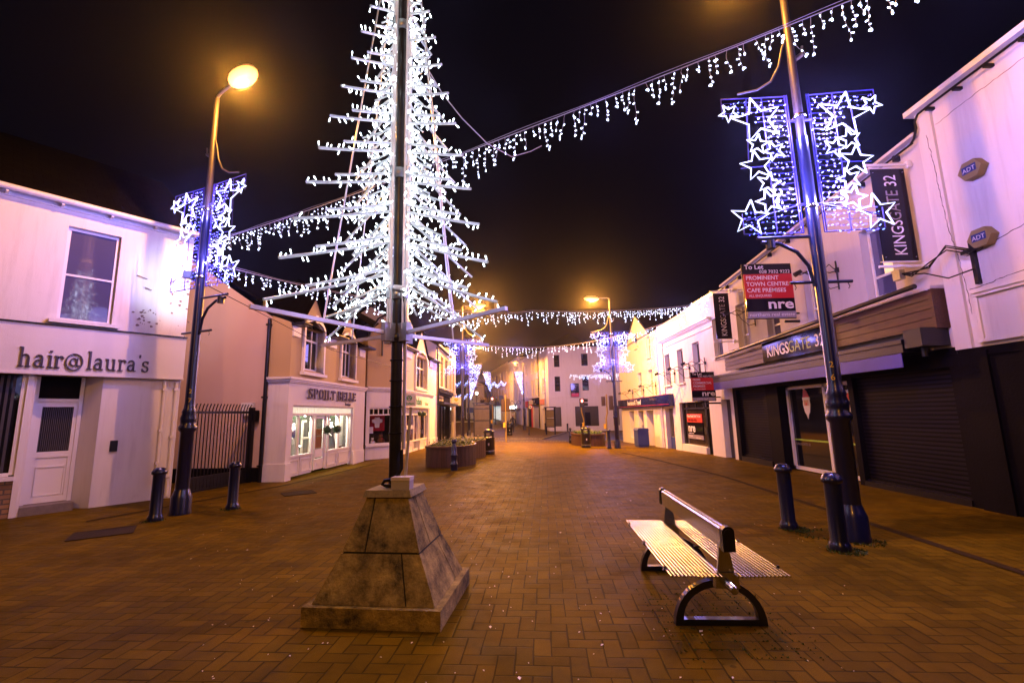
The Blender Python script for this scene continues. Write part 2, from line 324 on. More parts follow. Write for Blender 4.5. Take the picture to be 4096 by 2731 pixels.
# ------------------------------------------------------------------ text
def text_mesh(body, size, extr=.004, mat_=None, sx=1, bold=0, spacing=1, align='LEFT', name='lettering'):
    cu = bpy.data.curves.new('t', 'FONT'); cu.body = body; cu.size = size; cu.extrude = extr/ max(sx, .01)*sx; cu.align_x = align
    cu.offset = bold; cu.space_character = spacing; cu.resolution_u = 3
    ob = bpy.data.objects.new('t', cu); COL.objects.link(ob)
    dg = bpy.context.evaluated_depsgraph_get(); me = bpy.data.meshes.new_from_object(ob.evaluated_get(dg))
    bpy.data.objects.remove(ob); bpy.data.curves.remove(cu)
    me.transform(Matrix.Diagonal((sx,1,1,1))); me.name = name
    me.materials.clear(); me.materials.append(mat_ or M['signwhite'])
    return me
def put_text(name, parent, body, x, z, y, size, m, extr=.004, sx=1, bold=0, spacing=1, align='LEFT', rot=0, label=None):
    """writing on a vertical face: local x right, z up, facing -y"""
    me = text_mesh(body, size, extr, m, sx, bold, spacing, align, name)
    mt = Matrix.Translation((x, y, z)) @ Matrix.Rotation(rot, 4, 'Y') @ Matrix.Rotation(R(90), 4, 'X')
    me.transform(mt)
    return link(name, me, parent, label)

def ribbon(mb, pts, w, y0, y1):
    """flat thick stroke in the x,z plane"""
    for a, b in zip(pts[:-1], pts[1:]):
        d = Vector((b[0]-a[0], b[1]-a[1]));
        if d.length < 1e-6: continue
        n = Vector((-d.y, d.x)).normalized()*w/2; e = d.normalized()*w*.18
        mb.plate([(a[0]-e.x-n.x, a[1]-e.y-n.y), (b[0]+e.x-n.x, b[1]+e.y-n.y), (b[0]+e.x+n.x, b[1]+e.y+n.y), (a[0]-e.x+n.x, a[1]-e.y+n.y)], y0, y1)
def arc(cx, cz, rx, rz, a0, a1, n=10):
    return [(cx+rx*math.cos(R(a0+(a1-a0)*i/n)), cz+rz*math.sin(R(a0+(a1-a0)*i/n))) for i in range(n+1)]
# slab-serif lower case glyphs, x-height .5, ascender .75; (advance, [(width, points)...])
S_ = .085; T_ = .05
GL = {
 'h': (.50, [(S_,[(.1,0),(.1,.74)]),(T_,[(.0,.74),(.1,.74)]),(T_,[(.0,.02),(.2,.02)]),(S_,[(.36,0),(.36,.34)]),(T_,[(.27,.02),(.46,.02)]),(.065,arc(.235,.34,.125,.13,0,160))]),
 'a': (.46, [(S_,[(.31,.08),(.31,.36)]),(.06,arc(.19,.36,.125,.11,0,165)),(.075,arc(.175,.15,.12,.125,70,360)),(.05,[(.2,.28),(.3,.28)]),(T_,[(.31,.06),(.35,.02),(.42,.03)])]),
 'i': (.25, [(S_,[(.12,0),(.12,.47)]),(T_,[(.02,.47),(.12,.47)]),(T_,[(.02,.02),(.22,.02)]),(.11,[(.12,.63),(.12,.66)])]),
 'r': (.37, [(S_,[(.1,0),(.1,.47)]),(T_,[(.0,.47),(.1,.47)]),(T_,[(.0,.02),(.22,.02)]),(.06,arc(.24,.31,.13,.16,55,165)),(.09,[(.31,.38),(.33,.42)])]),
 '@': (.82, [(.06,arc(.38,.27,.34,.33,-55,300,22)),(.06,arc(.36,.27,.14,.15,0,360,14)),(.06,[(.51,.42),(.49,.2),(.53,.12),(.61,.13)])]),
 'l': (.26, [(S_,[(.12,0),(.12,.74)]),(T_,[(.02,.74),(.12,.74)]),(T_,[(.02,.02),(.22,.02)])]),
 'u': (.52, [(S_,[(.1,.14),(.1,.47)]),(T_,[(.0,.47),(.1,.47)]),(S_,[(.38,.0),(.38,.47)]),(T_,[(.28,.47),(.38,.47)]),(.06,arc(.24,.15,.14,.13,180,350)),(T_,[(.38,.02),(.47,.02)])]),
 "'": (.16, [(.07,[(.07,.62),(.08,.74)])]),
 's': (.38, [(.07,arc(.19,.36,.12,.105,35,265,8)+arc(.19,.13,.13,.115,90,-145,9)),(T_,[(.31,.36),(.31,.47)]),(T_,[(.05,.02),(.05,.14)])]),
}
s3 = .13; t3 = .045
GU = {
 'S': (.52, [(.10,arc(.25,.55,.15,.15,30,225,9)+arc(.25,.2,.17,.17,60,-150,9)),(t3,[(.42,.56),(.42,.72)]),(t3,[(.06,.02),(.06,.2)])]),
 'P': (.55, [(s3,[(.14,0),(.14,.72)]),(t3,[(.03,.70),(.3,.70)]),(t3,[(.03,.02),(.26,.02)]),(.09,arc(.28,.53,.16,.17,90,-90,8)),(t3,[(.14,.36),(.28,.36)])]),
 'O': (.62, [(.11,arc(.3,.36,.21,.33,0,360,18))]),
 'I': (.32, [(s3,[(.15,0),(.15,.72)]),(t3,[(.03,.70),(.27,.70)]),(t3,[(.03,.02),(.27,.02)])]),
 'L': (.50, [(s3,[(.14,0),(.14,.72)]),(t3,[(.03,.70),(.26,.70)]),(t3,[(.03,.02),(.45,.02)]),(t3,[(.45,.02),(.46,.2)])]),
 'T': (.52, [(s3,[(.25,0),(.25,.72)]),(t3,[(.03,.70),(.47,.70)]),(t3,[(.14,.02),(.36,.02)]),(t3,[(.03,.70),(.03,.54)]),(t3,[(.47,.70),(.47,.54)])]),
 'B': (.56, [(s3,[(.14,0),(.14,.72)]),(t3,[(.03,.70),(.28,.70)]),(t3,[(.03,.02),(.3,.02)]),(.09,arc(.27,.54,.14,.155,90,-90,8)),(.09,arc(.28,.19,.18,.17,90,-90,8)),(t3,[(.14,.37),(.28,.37)])]),
 'E': (.50, [(s3,[(.14,0),(.14,.72)]),(t3,[(.03,.70),(.43,.70)]),(t3,[(.03,.02),(.45,.02)]),(t3,[(.45,.02),(.45,.18)]),(t3,[(.43,.70),(.43,.55)]),(t3,[(.14,.37),(.34,.37)]),(t3,[(.34,.29),(.34,.45)])]),
 ' ': (.3, []),
}
def strokes(parent, name, text, table, x0, x1, z, h, y, depth, m, per_letter=True):
    tot = sum(table[c][0] for c in text); k = (x1-x0)/tot; kz = h/.74; x = x0
    for c in text:
        adv, st = table[c]
        if st:
            mb = MB()
            for w, pts in st: ribbon(mb, [(x+p[0]*k*.9, z+p[1]*kz) for p in pts], w*min(k, kz)*.92, y-depth, y)
            mb.build(name, m, parent)
        x += adv*k

# ------------------------------------------------------------------ facade parts (local x right, y into the building, z up)
def wall_front(mb, x0, x1, z0, z1, ops, y=0, rev=.15, mi=0, top=None):
    """front sheet with openings and their reveals; top(x) optional raking top"""
    xs = sorted({x0, x1, *[v for o in ops for v in o[:2] if x0 < v < x1]}); zs = sorted({z0, z1, *[v for o in ops for v in o[2:4] if z0 < v < z1]})
    for a, b in zip(xs[:-1], xs[1:]):
        for c, d in zip(zs[:-1], zs[1:]):
            mx, mz = (a+b)/2, (c+d)/2
            if any(o[0] < mx < o[1] and o[2] < mz < o[3] for o in ops): continue
            mb.quad((a,y,c),(b,y,c),(b,y,d),(a,y,d), mi)
    for o in ops:
        a, b, c, d = o[:4]; r = y+(o[4] if len(o) > 4 else rev)
        mb.quad((a,y,c),(a,y,d),(a,r,d),(a,r,c), mi); mb.quad((b,y,d),(b,y,c),(b,r,c),(b,r,d), mi)
        mb.quad((a,y,d),(b,y,d),(b,r,d),(a,r,d), mi); mb.quad((a,y,c),(a,r,c),(b,r,c),(b,y,c), mi)
def envelope(mb, x0, x1, z0, z1, depth, mi=0, y=0):
    mb.quad((x0,y,z0),(x0,y,z1),(x0,depth,z1),(x0,depth,z0), mi); mb.quad((x1,y,z1),(x1,y,z0),(x1,depth,z0),(x1,depth,z1), mi)
    mb.quad((x0,depth,z0),(x0,depth,z1),(x1,depth,z1),(x1,depth,z0), mi)
def window(parent, x0, x1, z0, z1, y=.1, bars=((.5,),()), fw=.05, fm='pvc', gm='pane', sill=True, sm='trim', label=None, sillout=.08, ybase=0, sw=.07):
    """frame with child pane and sill; bars = (vertical fractions, horizontal fractions)"""
    mb = MB()
    mb.box(x0,x0+fw,y,y+.06,z0,z1); mb.box(x1-fw,x1,y,y+.06,z0,z1); mb.box(x0+fw,x1-fw,y,y+.06,z1-fw,z1); mb.box(x0+fw,x1-fw,y,y+.06,z0,z0+fw)
    for f in bars[0]: c = x0+(x1-x0)*f; mb.box(c-fw*.4,c+fw*.4,y+.004,y+.056,z0+fw,z1-fw)
    for f in bars[1]: c = z0+(z1-z0)*f; mb.box(x0+fw,x1-fw,y-.004,y+.05,c-fw*.4,c+fw*.4)
    w = mb.build('window', M[fm], parent, label)
    MB().box(x0+fw*.5,x1-fw*.5,y+.022,y+.034,z0+fw*.5,z1-fw*.5).build('pane', M[gm], w)
    if sill: MB().box(x0-sw,x1+sw,ybase-sillout,y,z0-.075,z0-.002).build('sill', M[sm], w)
    return w
def flat_roof_gable(parent, x0, x1, z, depth, rise, over=.12, m='slate', y0=-.15):
    """double pitch roof with ridge along x"""
    mb = MB(); th = .06; yr = depth/2
    for k in (0, 1):
        pass
    mb.quad((x0-over,y0,z),(x1+over,y0,z),(x1+over,yr,z+rise),(x0-over,yr,z+rise))
    mb.quad((x0-over,yr,z+rise),(x1+over,yr,z+rise),(x1+over,depth+.15,z),(x0-over,depth+.15,z))
    mb.quad((x0-over,y0,z-th),(x0-over,yr,z+rise-th),(x1+over,yr,z+rise-th),(x1+over,y0,z-th))
    mb.quad((x0-over,y0,z-th),(x1+over,y0,z-th),(x1+over,y0,z),(x0-over,y0,z))
    for xx in (x0-over, x1+over): mb.quad((xx,y0,z-th),(xx,y0,z),(xx,yr,z+rise),(xx,yr,z+rise-th)); mb.quad((xx,yr,z+rise-th),(xx,yr,z+rise),(xx,depth+.15,z),(xx,depth+.15,z-th))
    return mb.build('roof', M[m], parent)
def gutter(parent, x0, x1, z, y=-.2, m='trim', r=.055):
    return MB().tube([(x0,y,z),(x1,y,z)], r, 10).build('gutter', M[m], parent)
def downpipe(parent, x, y, z0, z1, m='black', r=.04):
    mb = MB().tube([(x,y,z0),(x,y,z1)], r, 10)
    for z in (z0+.4, (z0+z1)/2, z1-.2): mb.box(x-r*1.35,x+r*1.35,y-r*1.3,y+r*1.3,z,z+.05)
    return mb.build('downpipe', M[m], parent)
def fac(origin, az): return (origin[0], origin[1], 0), R(90-az)

# ================================================================== THE SETTING
def grid_sheet(name, xs, ys, m, dz=0, cut=None):
    mb = MB(); idx = {}
    vs = []; 
    for j, y in enumerate(ys):
        for i, x in enumerate(xs): idx[i,j] = len(vs); vs.append((x, y, gz(x, y)+dz))
    fs = []
    for j in range(len(ys)-1):
        for i in range(len(xs)-1):
            if cut and not cut((xs[i]+xs[i+1])/2, (ys[j]+ys[j+1])/2): continue
            fs.append((idx[i,j], idx[i+1,j], idx[i+1,j+1], idx[i,j+1]))
    mb.add(vs, fs); return struct(mb.build(name, m))
M['paving'] = herringbone('block_paving', .124, (.135,.082,.0028), (.092,.056,.0020), (.034,.023,.0012), R(4), .5)
M['paving2'] = herringbone('crossing_block_paving', .112, (.12,.085,.07), (.08,.06,.05), (.02,.016,.012), R(49), .5)
grid_sheet('ground', [-90,-60,-40,-25]+[-20+2*i for i in range(21)]+[25,40,60,90], [-30,-20]+[-10+2*i for i in range(55)]+[110,130,160,200], M['paving'])
# road across the junction, widening to the right
def sheet_poly(name, pts, m, dz, n=24):
    """strip between two polylines (near, far) resampled, following the ground"""
    a, b = pts; mb = MB(); vs = []
    def samp(pl, t):
        t *= len(pl)-1; i = min(int(t), len(pl)-2); f = t-i
        return pl[i][0]*(1-f)+pl[i+1][0]*f, pl[i][1]*(1-f)+pl[i+1][1]*f
    for i in range(n+1):
        p, q = samp(a, i/n), samp(b, i/n)
        for k in range(9):
            x = p[0]+(q[0]-p[0])*k/8; y = p[1]+(q[1]-p[1])*k/8; vs.append((x, y, gz(x, y)+dz))
    fs = [(i*9+k, (i+1)*9+k, (i+1)*9+k+1, i*9+k+1) for i in range(n) for k in range(8)]
    mb.add(vs, fs); return struct(mb.build(name, m))
sheet_poly('road', ([(-2.2,30.2),(3.7,31.3),(7.4,32.4),(30,33)], [(-2.2,33.4),(2.0,34.4),(5.2,47.2),(30,46.6)]), M['tarmac'], .012, 30)
sheet_poly('road', ([(-2.4,30.6),(3.6,31.7)], [(-2.4,33.2),(2.4,34.2)]), M['paving2'], .018, 10)
sheet_poly('pavement', ([(-4.6,34.0),(-1.9,34.4)], [(-4.5,44.5),(-2.6,44.5)]), M['tactile'], .010, 10)
sheet_poly('path', ([(4.9,4.0),(5.05,8),(5.2,12),(4.5,20)], [(5.02,4.0),(5.17,8),(5.32,12),(4.62,20)]), mat('dark_channel_setts', (.045,.028,.006), .8, spec=.05, noise=.5, nscale=15, bump=.6, bscale=60), .008, 20)
sheet_poly('path', ([(-7.4,8.2),(-5.9,12),(-5.1,17)], [(-7.3,8.1),(-5.8,12),(-5.0,17)]), bpy.data.materials['dark_channel_setts'], .008, 20)
def kerb(name, pts, w=.15, h=.1):
    mb = MB()
    for a, b in zip(pts[:-1], pts[1:]):
        n = max(1, int(math.dist(a, b)/.9))
        for i in range(n):
            p = [a[k]+(b[k]-a[k])*i/n for k in (0,1)]; q = [a[k]+(b[k]-a[k])*((i+1)/n-.012/n) for k in (0,1)]
            d = Vector((q[0]-p[0], q[1]-p[1])).normalized(); nn = Vector((-d.y, d.x))*w/2
            c = [(p[0]-nn.x,p[1]-nn.y),(q[0]-nn.x,q[1]-nn.y),(q[0]+nn.x,q[1]+nn.y),(p[0]+nn.x,p[1]+nn.y)]
            z = gz(*p); mb.prism(c, z-.1, z+h)
    return struct(mb.build(name, M['kerbstone']))
kerb('kerb', [(3.8,31.2),(7.4,32.3),(30,32.9)]); kerb('kerb', [(2.1,34.5),(5.2,47.3),(30,46.7)])
mb = MB()
for i in range(9):
    x = 7.2+i*1.9; mb.quad(*[(a, b, gz(a,b)+.018) for a, b in ((x,39.6-i*.05),(x+1.1,39.6-i*.05),(x+1.1,39.75-i*.05),(x,39.75-i*.05))])
for i in range(26):
    x = -1.6+i*.2; y = 30.35+.19*(x+1.6)
    if random.random() < .8: mb.box(x,x+.09,y,y+.06,gz(x,y)+.02,gz(x,y)+.03)
for k in range(3):
    for i in range(34):
        x = -1.9+i*.12+random.uniform(-.02,.02); y = 34.3+k*.25+.22*(x+1.9)
        if random.random() < .85: mb.box(x,x+.05,y,y+.05,gz(x,y)+.02,gz(x,y)+.03)
struct(mb.build('road_markings', M['marking']))
struct(MB().quad(*[(a,b,gz(a,b)+.02) for a, b in ((-24,74),(-5.8,74),(-5.8,79),(-24,79))]).build('pavement', M['marking']))
# moss and weeds round the post feet: nobody could count it
mb = MB()
for cx, cy, rr, n in ((3.86,6.66,.17,260),(3.84,5.64,.18,260),(4.3,6.0,.22,160),(-6.16,8.1,.16,80),(-5.39,9.0,.16,80),(4.05,6.3,.3,120)):
    for i in range(n):
        a = random.uniform(0, 6.3); r = rr*random.uniform(.55,1.15); x, y = cx+r*math.cos(a), cy+r*math.sin(a); h = random.uniform(.008,.035); b = random.uniform(0,6.3); w = .012
        mb.poly([(x-w*math.cos(b),y-w*math.sin(b),.001),(x+w*math.cos(b),y+w*math.sin(b),.001),(x+random.uniform(-.015,.015),y+random.uniform(-.015,.015),h)])
for i in range(700):
    t = random.random(); x = 1.1+random.random()*1.0; y = 3.3+random.random()*1.3
    if random.random() < .5: x = round(x/.112)*.112
    else: y = round(y/.112)*.112
    b = random.uniform(0,6.3); w = .008
    mb.poly([(x-w*math.cos(b),y-w*math.sin(b),.001),(x+w*math.cos(b),y+w*math.sin(b),.001),(x+random.uniform(-.01,.01),y+random.uniform(-.01,.01),random.uniform(.004,.014))])
o = mb.build('ground_cover', M['moss']); o['kind'] = 'stuff'; o['label'] = 'moss and weeds growing in the paving joints by the posts and bench'; o['category'] = 'moss'
mb = MB()
for i in range(480):
    y = 2.6+18*random.random()**1.6; x = random.uniform(-.75,.75)*y*.9
    if -1.8 < x < -.5 and 3.7 < y < 5: continue
    s = random.uniform(.004,.012)*(2.2 if random.random() < .1 else 1); a = random.uniform(0,3.1)
    c, d = math.cos(a)*s, math.sin(a)*s
    z = gz(x,y)+.004
    mb.quad((x-c,y-d,z),(x+d*.6,y-c*.6,z+.003),(x+c,y+d,z+.002),(x-d*.6,y+c*.6,z+.004))
o = mb.build('litter', M['litter']); o['kind'] = 'stuff'; o['label'] = 'tiny pale scraps of litter and grit scattered over the brick paving'; o['category'] = 'litter'

# ================================================================== LEFT SIDE
# ---- hair salon
loc, rz = fac((-8.48,9.44), 38.5)
B = thing('hair_salon', 'white two storey hairdresser building with slab serif sign letters behind the left lamp post', 'building', loc, rz)
mb = MB()
wall_front(mb, -9, 1.33, 3.57, 6.15, [(-.84,0,3.70,5.66,.14),(-4.6,-3.76,3.70,5.66,.14)])
wall_front(mb, -1.04, 1.33, -.1, 2.62, [(-.98,-.02,-.1,2.61,.4)])
mb.quad((-.25,.36,0),(-.02,.0,0),(-.02,.0,2.6),(-.25,.36,2.6))
envelope(mb, -9, 1.33, -.1, 6.15, 7)
mb.poly([(1.33,0,6.15),(1.33,7,6.15),(1.33,3.5,8.75)]); mb.quad((-9,.02,2.6),(-1.04,.02,2.6),(-1.04,.02,3.6),(-9,.02,3.6))
mb.build('wall', M['white_old'], B)
fb = MB().box(-9,1.335,-.11,.01,2.62,3.56).box(-9,1.34,-.135,-.11,2.60,2.635).build('fascia', painted('fascia_paint', (.70,.68,.67), amt=.15), B)
MB().box(-9,1.345,-.15,.01,3.565,3.585).build('lead_flashing', M['black'], B)
strokes(B, 'letter', "hair@laura's", GL, -1.27, .70, 2.735, .36, -.112, .03, M['letters'])
w = window(B, -.83,-.01,3.71,5.65,.1,((),(.49,)),.05,'pvc','pane_blue',True,sillout=.1,sw=.12)
window(B, -4.59,-3.77,3.71,5.65,.1,((),(.49,)),.05,'pvc','pane_blue',True,sillout=.1,sw=.12)
rf = flat_roof_gable(B, -9, 1.33, 6.15, 7, 2.6, .05)
MB().tube([(-9,-.2,6.13),(1.36,-.2,6.08)], .06, 10).build('gutter', M['trim'], B)
mb = MB()
for i in range(14): mb.box(-8.6+i*.76,-8.56+i*.76,-.2,0,6.0,6.03)
mb.box(-9,1.33,-.03,0,5.98,6.14); mb.build('eaves_board', M['trim'], B)
# door
d = MB(); d.box(-.98,-.90,.30,.40,0,2.6); d.box(-.31,-.25,.31,.40,0,2.6); d.box(-.9,-.31,.31,.39,2.10,2.16); dfr = d.build('door_frame', M['pvc'], B)
d = MB(); d.box(-.90,-.82,.33,.38,.17,2.1); d.box(-.37,-.31,.33,.38,.17,2.1); d.box(-.82,-.37,.33,.38,2.0,2.1); d.box(-.82,-.37,.33,.38,1.02,1.13); d.box(-.82,-.37,.33,.38,.17,.27); d.box(-.82,-.37,.35,.37,.27,1.02); d.box(-.80,-.39,.335,.35,.83,.85); d.box(-.80,-.39,.335,.35,.30,.32); d.box(-.80,-.785,.335,.35,.3,.85); d.box(-.405,-.39,.335,.35,.3,.85)
dd = d.build('door', M['pvc'], B)
MB().box(-.82,-.37,.35,.36,1.13,2.0).build('pane', M['pane'], dd)
mb = MB()
for i in range(16): mb.box(-.815+i*.028,-.800+i*.028,.345,.349,1.14,1.99)
mb.build('vertical_blind', mat('dark_blind_slats', (.05,.05,.06), .7), dd)
MB().box(-.9,-.31,.34,.36,2.17,2.6).build('fanlight', M['blackwall'], B)
MB().box(-.98,-.25,-.02,.34,-.05,.16).build('doorstep', M['kerbstone'], B)
# shop window
f = MB(); f.box(-1.10,-1.02,-.02,.12,0,2.6); f.box(-1.17,-1.10,.02,.12,.76,2.6); f.box(-9,-1.17,.02,.12,.74,.80); f.box(-9,-1.1,-.06,.12,.66,.735)
for x in (-3,-5,-7): f.box(x,x+.06,.02,.12,.8,2.6)
sw = f.build('shop_window', M['pvc'], B); MB().box(-9,-1.17,.07,.08,.8,2.6).build('pane', M['pane'], sw)
mb = MB()
for i in range(50): mb.box(-5.2+i*.08,-5.16+i*.08,.066,.069,.82,2.58)
mb.build('vertical_blind', bpy.data.materials['dark_blind_slats'], sw)
MB().box(-9,-1.10,.0,.12,-.1,.66).build('stall_riser', M['brickriser'], B)
MB().box(.20,.32,-.03,0,1.08,1.30).build('meter_box', M['black'], B)
downpipe(B, 1.02, -.05, .35, 2.55, 'trim', .03); downpipe(B, 1.24, -.05, .05, 2.55, 'trim', .035)
mb = MB()
for i in range(46):
    x = random.choice([random.gauss(.55,.12), random.gauss(1.1,.13)]); z = random.choice([random.gauss(4.0,.12), random.gauss(3.85,.14)]) if x < .8 else random.uniform(3.6,5.3)
    s = random.uniform(.008,.035); n = 7
    mb.poly([(x+s*random.uniform(.6,1.3)*math.cos(6.28*k/n), -.004-.0004*i, z+s*random.uniform(.5,1.2)*math.sin(6.28*k/n)) for k in range(n)])
for x0, x1, z in ((.32,.52,4.86),(.48,.62,4.62)):
    mb.poly([(x0,-.03,z+.02),(x1,-.03,z-.03),(x1-.02,-.03,z-.05),(x0,-.03,z-.01)])
mb.build('flaking_patch', mat('bare_flaked_render', (.22,.15,.13), .9), B)

# ---- railing gate in the gap
G0 = Vector((-7.68,10.9,0)); G1 = Vector((-7.22,12.68,0)); Lg = (G1-G0).length
B = thing('metal_gate', 'dark railing gate with outward curved spikes closing the alley', 'gate', G0, math.atan2(G1.y-G0.y, G1.x-G0.x))
mb = MB(); mb.box(0,Lg,-.02,.02,1.84,1.9); mb.box(0,Lg,-.02,.02,.30,.35); mb.box(0,Lg,-.015,.015,0,.05); mb.build('rail', M['black'], B)
for i in range(19):
    x = .04+i*(Lg-.12)/18
    MB().tube([(x,0,.05),(x,0,1.92),(x-.02,-.05,2.02),(x-.06,-.12,2.07)], .013, 6).build('picket', M['black'], B)
MB().box(0,Lg,-.006,.006,.05,.3).build('kick_plate', M['black'], B)
mb = MB().box(Lg-.05,Lg+.06,-.06,.06,0,2.0).box(Lg-.02,Lg+.1,-.16,-.03,1.62,1.92); mb.build('gate_post', M['black'], B)

# ---- boutique (with the plain side wall)
loc, rz = fac((-6.24,12.7), 4)
B = thing('boutique_building', 'tan and white boutique building with two pointed gables and lit shop windows', 'building', loc, rz)
g1, g2, hw, zb, za = 1.22, 3.72, .86, 4.38, 5.42
mb = MB()
w1 = (.66,1.80,3.10,4.62,.22); w2 = (3.16,4.28,3.10,4.62,.22)
wall_front(mb, 0, 5.4, 2.8, 4.38, [(w1[0],w1[1],3.10,4.38,.22),(w2[0],w2[1],3.10,4.38,.22)])
for gc, w in ((g1,w1),(g2,w2)):
    # gable triangle with arched opening
    n = 10; a = [(w[0]+(w[1]-w[0])*i/n) for i in range(n+1)]
    ar = lambda x: 4.38+.26*math.sin(math.pi*min(1,max(0,(x-w[0])/(w[1]-w[0]))))
    for x, x2 in zip(a[:-1], a[1:]):
        top = lambda q: za-(za-zb)*abs(q-gc)/hw
        mb.poly([(x,0,ar(x)),(x2,0,ar(x2)),(x2,0,top(x2)),(x,0,top(x))] if not (x < gc < x2) else [(x,0,ar(x)),(x2,0,ar(x2)),(x2,0,top(x2)),(gc,0,za),(x,0,top(x))])
        mb.quad((x,0,ar(x)),(x,.22,ar(x)),(x2,.22,ar(x2)),(x2,0,ar(x2)))
    mb.poly([(gc-hw,0,zb),(w[0],0,zb),(w[0],0,za-(za-zb)*abs(w[0]-gc)/hw)]); mb.poly([(w[1],0,zb),(gc+hw,0,zb),(w[1],0,za-(za-zb)*abs(w[1]-gc)/hw)])
mb.quad((0,0,2.8),(0,.6,2.8),(0,.6,4.6),(0,0,4.38)); mb.quad((5.4,0,2.8),(5.4,8,2.8),(5.4,8,4.4),(5.4,0,4.4)); mb.poly([(5.4,0,4.4),(5.4,8,4.4),(5.4,4.2,7.05)])
mb.build('wall', M['tan'], B)
mb = MB(); wall_front(mb, 0, 5.4, -.1, 2.8, [(.27,4.36,-.1,2.05,.16)]); mb.quad((0,0,-.1),(0,.6,-.1),(0,.6,2.8),(0,0,2.8)); mb.quad((5.4,0,-.1),(5.4,3,-.1),(5.4,3,2.8),(5.4,0,2.8))
mb.build('shopfront_wall', M['white'], B)
mb = MB(); mb.box(-.04,.26,-.04,.6,-.1,.46); mb.box(4.37,5.4,-.04,.0,-.1,.46); mb.build('plinth', M['white'], B)
mb = MB()
for dy, z0, z1 in ((.045,2.68,2.72),(.08,2.72,2.77),(.12,2.77,2.83)): mb.box(-dy,5.4,-dy,.62,z0,z1) if False else (mb.box(-dy,5.4,-dy,0,z0,z1), mb.box(-dy,0,0,.6,z0,z1))
mb.build('cornice', M['trim'], B)
mb = MB(); mb.poly([(.03,.6,.38),(.03,9,.38),(.03,9,4.4),(.03,8,4.4),(.03,4.2,7.05),(.03,.6,4.55)]); mb.build('side_wall', M['pink'], B, 'plain pale side wall facing the alley')
MB().box(-.01,.05,.62,9,-.1,.38).build('dark_plinth', M['blackwall'], B)
mb = MB()  # alarm box on the side wall
mb.plate([(0,0),(.08,-.22),(.26,-.22),(.34,0),(.34,.14),(0,.14)], -.1, 0); ab = mb.build('alarm_box', M['alarmwhite'], B); ab.matrix_local = Matrix.Translation((.0,.95+.34,2.0)) @ Matrix.Rotation(R(-90), 4, 'Z')
# windows with arched white surrounds
for w in (w1, w2):
    x0, x1 = w[0], w[1]; cx = (x0+x1)/2
    out = [(x0-.09,3.02),(x0-.09,4.36)]+[(cx+(cx-x0+.09)*-math.cos(math.pi*i/12), 4.38+.36*math.sin(math.pi*i/12)) for i in range(13)]+[(x1+.09,4.36),(x1+.09,3.02)]
    inn = [(x0,3.10),(x0,4.36)]+[(cx+(cx-x0)*-math.cos(math.pi*i/12), 4.38+.26*math.sin(math.pi*i/12)) for i in range(13)]+[(x1,4.36),(x1,3.10)]
    mb = MB()
    for i in range(len(out)-1): mb.plate([out[i],out[i+1],inn[i+1],inn[i]], -.07, -.002)
    for i in range(len(inn)-1): mb.quad((inn[i][0],-.06,inn[i][1]),(inn[i+1][0],-.06,inn[i+1][1]),(inn[i+1][0],.2,inn[i+1][1]),(inn[i][0],.2,inn[i][1]))
    mb.box(cx-.06,cx+.06,-.1,-.07,4.60,4.84)
    f = MB()
    for xx in (x0+.01, cx-.22, cx+.18, x1-.06): f.box(xx,xx+.05,.17,.22,3.12,4.6)
    for z in (3.12,4.02,): f.box(x0+.06,x1-.06,.165,.225,z,z+.06)
    W = f.build('window', M['pvc'], B); MB().box(x0,x1,.20,.205,3.1,4.66).build('pane', M['pane'], W)
    mb.build('surround', M['trim'], W); MB().box(x0-.14,x1+.14,-.14,.17,2.94,3.03).build('sill', M['trim'], W)
# roof
mb = MB(); mb.quad((-.06,-.12,4.40),(5.45,-.12,4.40),(5.45,4.2,7.12),(-.06,4.2,7.12)); mb.quad((-.06,4.2,7.12),(5.45,4.2,7.12),(5.45,9,4.1),(-.06,9,4.1))
mb.quad((-.06,-.12,4.34),(-.06,4.2,7.05),(-.06,4.2,7.12),(-.06,-.12,4.40))
for gc in (g1, g2):
    t = (za+.05-4.4)/.63; mb.poly([(gc-hw-.06,-.06,zb-.03),(gc,-.06,za+.07),(gc,t,za+.07)]); mb.poly([(gc+hw+.06,-.06,zb-.03),(gc,t,za+.07),(gc,-.06,za+.07)])
    for s in (-1,1): mb.quad((gc+s*(hw+.06),-.06,zb-.03),(gc,-.06,za+.07),(gc,-.06,za+.01),(gc+s*(hw),-.06,zb-.05))
mb.build('roof', M['slate'], B)
mb = MB()
for a, b in ((-.05,.36),(2.08,2.86),(4.58,5.4)): mb.box(a,b,-.36,.0,4.30,4.38); mb.tube([(a-.02,-.36,4.36),(b+.02,-.36,4.36)], .05, 8)
mb.box(-.42,-.05,-.36,.62,4.33,4.38) if False else None
mb.build('gutter', M['black'], B)
mb = MB()
for a, b in ((.02,.40),(2.20,2.72),(4.70,5.2)): mb.box(a,b,-.05,-.002,4.0,4.29)
mb.build('corbel', M['trim'], B)
downpipe(B, -.04, .66, .0, 4.5, 'black', .05)
